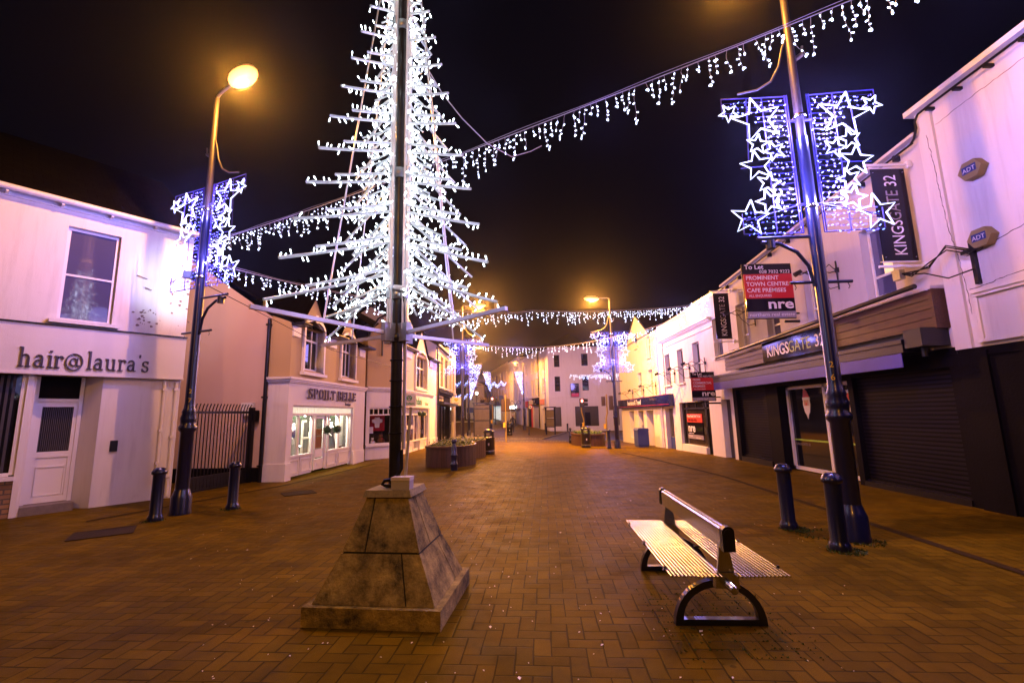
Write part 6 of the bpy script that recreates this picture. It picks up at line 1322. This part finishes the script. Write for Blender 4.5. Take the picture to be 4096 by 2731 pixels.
def litter_bin(label, x, y, rz=0, h=1.05):
    t = thing('litter_bin', label, 'litter bin', (x,y,gz(x,y)), rz, 'black litter bins')
    mb = MB(); k = .92
    mb.lathe([(.24,0),(.25,.02),(.25,.13),(.235,.15),(.25,.17),(.25,.66),(.262,.68),(.262,.72)], 22); mb.build('body', M['binblack'], t)
    mb = MB()
    for i in range(4): a = R(45+90*i); mb.box(-.035,.035,.215,.255,.72,.93,0,Matrix.Rotation(a,4,'Z'))
    mb.lathe([(.20,.70),(.20,.9)], 12) if False else None
    mb.build('hood_pillar', M['binblack'], t); MB().lathe([(.262,.92),(.27,.95),(.25,1.0),(.18,1.05),(.08,1.075),(0,1.08)], 22, cap=False).lathe([(.262,.92),(.2,.915),(0,.915)], 22, cap=False).build('hood', M['binblack'], t)
    MB().box(-.03,.03,-.2515,-.2505,.38,.48).build('badge', M['signwhite'], t); MB().lathe([(.2512,.145),(.254,.15),(.254,.165),(.2512,.17)], 22).build('trim_band', M['galv'], t)
    t.scale = (1,1,h/1.05)
litter_bin('black litter bin in front of the junction planter', 3.73, 24.18); litter_bin('black litter bin behind the left flower planter', -1.1, 20.3); litter_bin('black litter bin beside the yellow crossing pole beyond the road', -.38, 41.3)
def planter(label, poly, h, x, y, sharp=None, seed=3):
    z = gz(x,y); t = thing('planter', label, 'planter', (x,y,z)); rnd = random.Random(seed)
    # smooth closed curve
    P = [Vector((a-x,b-y)) for a, b in poly]; n = len(P); C = []
    for i in range(n):
        p0, p1, p2, p3 = P[i-1], P[i], P[(i+1)%n], P[(i+2)%n]
        for k in range(8):
            u = k/8; C.append(.5*((2*p1)+(p2-p0)*u+(2*p0-5*p1+4*p2-p3)*u*u+(3*p1-p0-3*p2+p3)*u**3))
    cen = sum(C, Vector((0,0)))/len(C)
    mb = MB(); N = len(C); d = -.12
    vs = [(p.x,p.y,d) for p in C]+[(p.x,p.y,h) for p in C]; mb.add(vs, [(i,(i+1)%N,N+(i+1)%N,N+i) for i in range(N)]); mb.build('planked_side', M['planter'], t)
    mb = MB()
    for i in range(0,N,2):
        p = C[i]; dr = (p-cen).normalized(); mb.box(-.004,.004,-.004,.003,d,h,0,Matrix.Translation((p.x,p.y,0)) @ Matrix.Rotation(math.atan2(dr.y,dr.x)+R(90),4,'Z'))
    mb.build('plank_joint', M['joint'], t)
    o1 = [p+(p-cen).normalized()*.05 for p in C]; o2 = [p-(p-cen).normalized()*.12 for p in C]
    mb = MB(); vs = [(p.x,p.y,z_) for z_ in (h,h+.06) for p in o1]+[(p.x,p.y,z_) for z_ in (h+.06,h) for p in o2]
    mb.add(vs, [(r*N+i,r*N+(i+1)%N,((r+1)%4)*N+(i+1)%N,((r+1)%4)*N+i) for r in range(4) for i in range(N)]); mb.build('rim', M['wood'], t)
    MB().poly([(p.x,p.y,h-.03) for p in o2]).build('soil', M['soil'], t)
    lf = MB(); fl = MB(); xs = [p.x for p in o2]; ys = [p.y for p in o2]
    def inside(q):
        c = False
        for i in range(N):
            a, b = o2[i], o2[i-1]
            if (a.y > q.y) != (b.y > q.y) and q.x < (b.x-a.x)*(q.y-a.y)/(b.y-a.y)+a.x: c = not c
        return c
    k = 0
    while k < 230:
        q = Vector((rnd.uniform(min(xs),max(xs)), rnd.uniform(min(ys),max(ys))))
        if not inside(q): continue
        k += 1; hh = rnd.uniform(.08,.22)
        for j in range(14):
            a = rnd.uniform(0,6.3); l = rnd.uniform(.05,.11); b_ = Vector((q.x,q.y,h-.02+rnd.uniform(0,hh))); e = b_+Vector((math.cos(a)*l,math.sin(a)*l,rnd.uniform(0,.06))); w = Vector((-math.sin(a),math.cos(a),.2))*.018
            lf.poly([b_, (b_+e)/2+w, e, (b_+e)/2-w])
        if rnd.random() < .3:
            for j in range(5): a = j*1.257; c = Vector((q.x,q.y,h+hh+.04)); fl.poly([c, c+Vector((math.cos(a)*.035,math.sin(a)*.035,.01)), c+Vector((math.cos(a+.7)*.035,math.sin(a+.7)*.035,.012))])
    o = lf.build('bedding_plants', M['bedleaf'], t); o['kind'] = 'stuff'; fl.build('flowers', M['flower'], t)
    return t
planter('wavy dark timber flower planter in front of the shuttered shop', [(-2.95,15.55),(-2.35,15.1),(-1.75,15.3),(-1.38,16.1),(-1.42,16.9),(-1.62,17.6),(-1.45,18.3),(-1.2,19.0),(-1.3,19.7),(-2.0,19.9),(-2.6,19.3),(-2.75,18.0),(-2.9,16.8)], .62, -2.1, 17.3)
planter('dark timber flower planter behind the litter bin at the junction', [(3.55,28.6),(3.45,27.2),(3.6,25.8),(4.2,25.35),(4.9,25.6),(5.15,26.6),(5.0,28),(4.3,28.9)], .62, 4.3, 27, seed=8)
# notice frames
def notice_frame(label, x0, x1, y0, y1, h, pan):
    L = math.hypot(x1-x0, y1-y0); t = thing('notice_frame', label, 'notice board', (x0,y0,gz(x0,y0)), math.atan2(y1-y0, x1-x0), 'framed notice boards')
    mb = MB()
    for x in (0, L): MB().box(x-.045,x+.045,-.045,.045,0,h).build('post', M['blue'], t)
    MB().box(-.12,L+.12,-.12,.12,h,h+.09).build('roof', M['blue'], t)
    zs = pan
    for i, (a, b) in enumerate(zs):
        MB().box(.05,L-.05,-.02,.02,a,b).build('panel', mat_p(), t); MB().box(.045,L-.045,-.04,.04,b,b+.06).build('crossbar', M['blue'], t)
    MB().box(.045,L-.045,-.04,.04,zs[0][0]-.06,zs[0][0]).build('crossbar', M['blue'], t)
def mat_p(): return bpy.data.materials.get('dull_notice_panel') or mat('dull_notice_panel', (.20,.17,.16), .35, noise=.35, nscale=2.5)
notice_frame('large blue framed notice board behind the left litter bin', -3.25, -1.95, 37.8, 37.9, 2.62, [(.06,1.22),(1.30,2.18),(2.26,2.5)])
notice_frame('narrow blue framed notice board before the corner building', 3.0, 3.72, 42.9, 41.9, 2.45, [(.75,1.45),(1.55,2.2)])
# cabinet
t = thing('utility_cabinet', 'blue metal utility cabinet beside the insurance shop doorway', 'cabinet', (6.72,24.55,gz(6.72,24.55)), R(0))
MB().box(-.28,.28,-.42,.42,.08,.88).build('body', M['bluepaint'], t); MB().box(-.25,.25,-.39,.39,-.05,.08).build('plinth', M['bluepaint'], t)
MB().plate([(-.31,.88),(.31,.88),(.24,.98),(-.24,.98)], -.45, .45).build('lid', M['bluepaint'], t); MB().box(-.285,-.281,-.38,-.02,.14,.82).box(-.285,-.281,.02,.38,.14,.82).box(-.24,-.01,-.425,-.421,.14,.82).box(.01,.24,-.425,-.421,.14,.82).build('door', M['bluepaint'], t)
# traffic and crossing signals
def signal(label, x, y, pts, heads, box, lit):
    t = thing('crossing_signal', label, 'signal', (x,y,gz(x,y)), 0, 'pedestrian crossing signals')
    MB().tube(pts, .055, 12).build('pole', M['poleyellow'], t)
    MB().box(box[0]-.07,box[0]+.07,-.16,-.05,box[1]-.16,box[1]+.16).build('push_button_box', M['yellow'], t)
    for hx, hz0, hz1, w, kind in heads:
        hd = MB().box(hx-w/2,hx+w/2,-.12,.12,hz0,hz1).build('signal_head', M['dkbrown'] if kind != 'red' else M['binblack'], t)
        if kind == 'red':
            zc = hz1-.16; MB().lathe([(.14,0),(.14,.02)], 18).build('red_lens', M['redglow'], hd).matrix_local = Matrix.Translation((hx,-.12,zc)) @ Matrix.Rotation(R(90),4,'X')
            MB().plate([(hx-.035,zc-.09),(hx+.035,zc-.09),(hx+.05,zc),(hx+.03,zc+.05),(hx+.02,zc+.09),(hx-.02,zc+.09),(hx-.03,zc+.05),(hx-.05,zc)], -.15, -.142).build('red_standing_figure', M['redman'], hd)
            MB().box(hx-.16,hx+.16,-.26,-.12,hz1,hz1+.02).build('hood', M['binblack'], hd)
            for q in (hz1-.12,hz1-.42): MB().tube([(hx+w/2+.02,.0,q),(hx+w/2+.28,0,q-.02)], [.13,.12], 10, cap=False).build('visor', M['binblack'], hd)
        else:
            MB().box(hx-w/2-.02,hx+w/2+.02,.12,.13,hz0-.03,hz1+.03).build('backing_board', M['dkbrown'], hd)
    return t
signal('red standing man signal on a bent yellow pole behind the junction planter', 5.47, 35.9, [(0,0,0),(0,0,.9),(-.03,0,1.55),(-.16,0,2.05),(-.17,0,2.6)], [(-.12,2.45,3.1,.36,'red')], (-.1,1.12), 1)
signal('bent yellow signal pole with brown housings right of the junction', 6.52, 32.58, [(0,0,0),(0,0,1.6),(.10,0,1.95),(.10,0,3.3)], [(-.12,2.5,3.1,.22,'x'),(.42,2.2,3.15,.24,'x')], (-.14,1.06), 0)
signal('straight yellow signal pole in the middle of the junction crossing', -.52, 30.13, [(0,0,0),(0,0,3.05)], [(-.16,2.0,2.75,.2,'x'),(.17,2.0,2.75,.2,'x')], (-.1,1.1), 0)
signal('red standing man signal above the large notice frame', -2.1, 46.0, [(0,0,0),(0,0,2.7)], [(.0,2.8,3.5,.42,'red')], (-.1,1.1), 1)
# sign post with round sign
t = thing('sign_post', 'slim post with stacked signs and round white sign before the red shop', 'sign', (1.37,41.9,gz(1.37,41.9)))
MB().lathe([(.09,0),(.08,.12),(.045,.2),(.04,3.1)], 12).build('post', M['blue'], t); MB().box(.02,.42,-.02,.02,2.75,3.1).build('sign_panel', M['signgrey'], t)
MB().tube([(.16,-.03,2.5),(.16,.03,2.5)], .15, 18).build('round_sign', M['signwhite'], t); MB().tube([(.16,-.036,2.5),(.16,-.031,2.5)], .08, 14).build('round_symbol', M['black'], t)
# ornamental posts
def fancy(label, x, y):
    t = thing('ornamental_post', label, 'post', (x,y,gz(x,y)), 0, 'ornamental fork topped posts')
    MB().lathe([(.14,0),(.12,.3),(.06,.5),(.05,2.9)], 12).build('post', M['blue'], t); mb = MB()
    for s in (-1,1): mb.tube([(0,0,2.4),(s*.2,0,3.1),(s*.45,0,3.4),(s*.65,0,3.2),(s*.68,0,2.8)], .035, 6)
    mb.build('curved_arm', M['blue'], t)
fancy('left ornamental forked post before the lit far shops', -2.6, 66); fancy('right ornamental forked post beside the far bench', .3, 62)
# globe lamp on the lamp post seen beyond the junction
t = thing('bracket_lantern', 'small round white globe lamp high behind the notice frame', 'lamp', (-3.5,44,0)); MB().lathe([(.07,0),(.06,3.6)], 10).build('post', M['blue'], t); MB().lathe([(0,3.6),(.10,3.66),(.14,3.76),(.10,3.87),(0,3.92)], 14, cap=False).build('globe', M['whitelight'], t)
# leafless hanging basket
t = thing('hanging_basket', 'dim hanging basket of foliage behind the notice frame', 'plant', (-2.9,43,3.1)); mb = MB()
for i in range(220): v = Vector((random.gauss(0,.28),random.gauss(0,.1),random.gauss(0,.16))); mb.poly([v, v+Vector((.06,0,.03)), v+Vector((.02,0,-.06))])
mb.build('foliage', mat('brownish_foliage', (.20,.12,.05), .8, noise=.5), t); MB().lathe([(.02,-.3),(.2,-.2),(.26,-.02)], 12).build('basket', M['black'], t)
# inspection cover
for i, (x, y, s) in enumerate(((-6.3,7.3,.35),(-4.9,10.7,.3))):
    t = thing('inspection_cover', ['dark inspection cover in the paving before the salon door', 'dark inspection cover in the paving near the boutique corner'][i], 'cover', (x,y,.004), R(35)); MB().box(-s,s,-s*.8,s*.8,0,.006).build('plate', M['graniteplate'], t); MB().box(-s-.03,s+.03,-s*.8-.03,-s*.8,0,.008).box(-s-.03,s+.03,s*.8,s*.8+.03,0,.008).box(-s-.03,-s,-s*.8,s*.8,0,.008).box(s,s+.03,-s*.8,s*.8,0,.008).build('rim', M['graniteplate'], t)
# floodlight aimed at the salon wall
t = thing('floodlight', 'small bright floodlight on the left lamp post shining on the salon wall', 'floodlight', (-6.40,8.82,4.55), R(45))
MB().box(-.16,.16,-.05,.05,-.07,.07).build('housing', M['black'], t); MB().box(-.145,.145,.05,.056,-.06,.06).build('lens', M['flood'], t); MB().box(-.02,.26,-.08,-.05,-.12,-.08).build('bracket', M['black'], t)
L = bpy.data.lights.new('flood_beam', 'SPOT'); L.energy = 210; L.spot_size = R(66); L.spot_blend = .9; L.color = (.75,.78,1.0); L.shadow_soft_size = .08
o = link('flood_beam', L, t); o.location = (0,.08,.02); o.rotation_euler = (R(97),0,0)
# lit lamp bar at the far roofline of the parapet building
t = thing('amber_roof_light', 'amber lit strip above the parapet building roofline', 'lamp', (7.6,17.6,5.97)); MB().box(-.04,.04,-1.0,1.0,0,.10).build('lamp_bar', emis('amber_lamp_strip', (1,.45,.03), 1.6), t)

# ================================================================== PEOPLE (far away)
def person(label, x, y, rz, stride=.12):
    t = thing('person', label, 'person', (x,y,gz(x,y)), rz, 'people walking in the distance')
    pts = [(0,0,.92),(0,0,1.15),(0,0,1.40),(0,.01,1.50),(0,.02,1.60),(0,.02,1.70),(.10,stride,.48),(.10,stride*1.7,.08),(.10,stride*1.7+.14,.04),(-.10,-stride*.6,.48),(-.10,-stride*1.5,.10),(-.10,-stride*1.5+.14,.05),(.19,0,1.38),(.25,-.05,1.12),(.24,.08,.88),(-.19,0,1.38),(-.25,.03,1.12),(-.24,-.06,.88)]
    ed = [(0,1),(1,2),(2,3),(3,4),(4,5),(0,6),(6,7),(7,8),(0,9),(9,10),(10,11),(2,12),(12,13),(13,14),(2,15),(15,16),(16,17)]
    rad = [.14,.13,.14,.055,.09,.085,.075,.05,.04,.075,.05,.04,.065,.05,.035,.065,.05,.035]
    me = bpy.data.meshes.new('body'); me.from_pydata(pts, ed, []); o = link('body', me, t); me.materials.append(M['coatdark'])
    md = o.modifiers.new('skin', 'SKIN'); me.skin_vertices[0].data[0].use_root = True
    for i, r in enumerate(rad): me.skin_vertices[0].data[i].radius = (r, r*.8 if i < 3 else r)
    md.use_smooth_shade = True; s2 = o.modifiers.new('sub', 'SUBSURF'); s2.levels = 1; s2.render_levels = 1
    MB().lathe([(.0,1.58),(.07,1.60),(.085,1.68),(.06,1.76),(0,1.78)], 12, (0,-.045,0)).build('face', M['skin'], t); MB().lathe([(.096,1.66),(.10,1.72),(.07,1.79),(0,1.81)], 12, (0,.02,0), cap=False).build('hair', M['hair'], t)
person('person in dark clothes walking left of the lamp posts far down the street', -10.4, 82.3, R(20))
person('person in dark clothes farther right between the two far posts', -7.1, 84, R(-10)); person('person in dark coat standing behind the far litter bin', -.1, 47.5, R(10), .05)

# ================================================================== LIGHT FROM THE DECORATIONS
def glow(name, parent, loc, e, col, r=.25):
    L = bpy.data.lights.new(name, 'POINT'); L.energy = e; L.color = col; L.shadow_soft_size = r; o = link(name, L, parent); o.location = loc
TE = 6
for z in (2.9,3.6,4.4,5.3):
    for a, rr in ((127.5,.5),(217.5,.5),(307.5,.5),(37.5,.5)):
        d = head_dir(a+20); glow('tree_glow', T, (d.x*1.15, d.y*1.15, z), TE, (.42,.40,1.0), .3)
for dd, e in ((D0,560),(dL,200),(d2,150),(d3,190)):
    for s in (-1,1):
        for z in (4.6,5.7): glow('display_glow', dd, (s*.4,-.12,z), e/2, (.27,.23,1.0), .12)
for x, y, z, e in ((.7,53,5.6,120),(-3.2,38.3,4.5,90),(8.2,43.8,5.1,620),(2.5,47,5.5,260),(-1.5,62,5,350),(-4,69,7,200),(6.2,17.4,5.5,90),(-2.5,13.6,4.3,120),(4.4,20,4.6,200),(0,25.2,5.3,120),(-2.6,20,4.6,60),(1.2,5.2,5.3,16),(4.6,3.7,5.6,16),(-4,7.6,5.0,16)):
    L = bpy.data.lights.new('garland_glow', 'POINT'); L.energy = e; L.color = (.34,.26,1.0); L.shadow_soft_size = .4; o = link('garland_glow', L, loc=(x,y,z))
L = bpy.data.lights.new('far_shop_light', 'AREA'); L.energy = 160; L.size = 6; L.size_y = 2; L.shape = 'RECTANGLE'; L.color = (.8,.95,1); 
a = R(-12); px, py = P0[0]+math.sin(a)*29-1.0*math.cos(a), P0[1]+math.cos(a)*29-.2; o = link('far_shop_light', L, loc=(px, py, 2.2)); o.rotation_euler = (R(90),0,R(90+12))

# thin air volume added so the lamps get the halo of lens glow
hm = bpy.data.materials.new('lamp_halo_haze'); hm.use_nodes = True; hm.cycles.homogeneous_volume = True; nt = hm.node_tree; nt.nodes.remove(nt.nodes['Principled BSDF'])
pv = nt.nodes.new('ShaderNodeVolumePrincipled'); pv.inputs['Density'].default_value = .0008; pv.inputs['Color'].default_value = (.95,.93,.95,1); pv.inputs['Anisotropy'].default_value = .93
nt.links.new(pv.outputs[0], nt.nodes['Material Output'].inputs['Volume'])
o = MB().box(-96,96,-35,205,-3,16).build('added_haze', hm); o['kind'] = 'stuff'
# ---- pieces that stand apart become parts of their own
def split_apart(o, gap=.03):
    me = o.data; n = len(me.vertices); par = list(range(n))
    def find(a):
        while par[a] != a: par[a] = par[par[a]]; a = par[a]
        return a
    for e in me.edges:
        a, b = find(e.vertices[0]), find(e.vertices[1])
        if a != b: par[a] = b
    co = [v.co for v in me.vertices]; cl = {}
    for i in range(n): cl.setdefault(find(i), []).append(i)
    G = []
    for ids in cl.values():
        lo = [min(co[i][k] for i in ids) for k in range(3)]; hi = [max(co[i][k] for i in ids) for k in range(3)]; G.append([lo, hi, set(ids)])
    ch = True
    while ch:
        ch = False
        for i in range(len(G)):
            for j in range(i+1, len(G)):
                a, b = G[i], G[j]
                if all(a[0][k]-gap <= b[1][k] and b[0][k]-gap <= a[1][k] for k in range(3)):
                    G[i] = [[min(a[0][k], b[0][k]) for k in range(3)], [max(a[1][k], b[1][k]) for k in range(3)], a[2] | b[2]]; G.pop(j); ch = True; break
            if ch: break
    if len(G) < 2 or len(G) > 12: return
    for gi, (lo, hi, ids) in enumerate(G):
        mb = MB(); ix = sorted(ids); mp_ = {v: k for k, v in enumerate(ix)}; fs = [p for p in me.polygons if p.vertices[0] in ids]
        mb.v = [tuple(co[i]) for i in ix]; mb.f = [tuple(mp_[v] for v in p.vertices) for p in fs]; mb.m = [p.material_index for p in fs]; mb.sm = [p.use_smooth for p in fs]
        m2 = mb.mesh(o.name.split('.')[0], list(me.materials))
        if gi == 0: keep = m2
        else:
            c = link(o.name.split('.')[0], m2, o.parent); c.matrix_local = o.matrix_local.copy()
    o.data = keep
SPLIT = {'shutter_base','black_panel','rail','plinth','gutter','corbel','panelled_riser','topiary_ball','green_band','eyelet','shop_spotlight','lit_sign','gate_post','picket','poster','sill','cornice','red_stripe','pane','dark_shop_window','notice','header_card','opening','glazing','clamp_band','cross_bar','back_upright','hood_pillar','signal_head','door','bracket','eaves_board','shop_window','downpipe','string_course','red_garment','bow','cable','photocell'}
for o in list(COL.objects):
    if o.type == 'MESH' and o.parent and o.name.split('.')[0] in SPLIT and o.data.users == 1 and len(o.data.vertices) < 4000: split_apart(o)
# ================================================================== NIGHT SKY, CAMERA
w = bpy.data.worlds.new('World'); sc.world = w; w.use_nodes = True
w.node_tree.nodes['Background'].inputs['Color'].default_value = (.35,.28,.62,1); w.node_tree.nodes['Background'].inputs['Strength'].default_value = .006
cam = bpy.data.cameras.new('camera'); co = link('camera', cam); sc.camera = co
cam.sensor_width = 36; cam.lens = 1045.3/2352*36; cam.clip_end = 600; cam.clip_start = .05
Fp = 1045.3; up = Vector(((1035-1176)/Fp, -(-5715-784)/Fp, -1)).normalized(); fwv = Vector((0,0,-1)); fh = (fwv-up*fwv.dot(up)).normalized(); rt = fh.cross(up)
Rm = Matrix((rt, fh, up))      # rows: world axes in camera space
co.matrix_world = Matrix.Translation((0,0,1.65)) @ Rm.to_4x4()
sc.view_settings.view_transform = 'Standard'; sc.view_settings.look = 'None'; sc.view_settings.exposure = 0; sc.view_settings.gamma = 1
sc.cycles.use_denoising = True; sc.cycles.max_bounces = 6; sc.cycles.diffuse_bounces = 3; sc.cycles.glossy_bounces = 3; sc.cycles.transmission_bounces = 4; sc.cycles.transparent_max_bounces = 8
sc.cycles.sample_clamp_indirect = 3; sc.cycles.caustics_reflective = False; sc.cycles.caustics_refractive = False; sc.cycles.use_light_tree = True
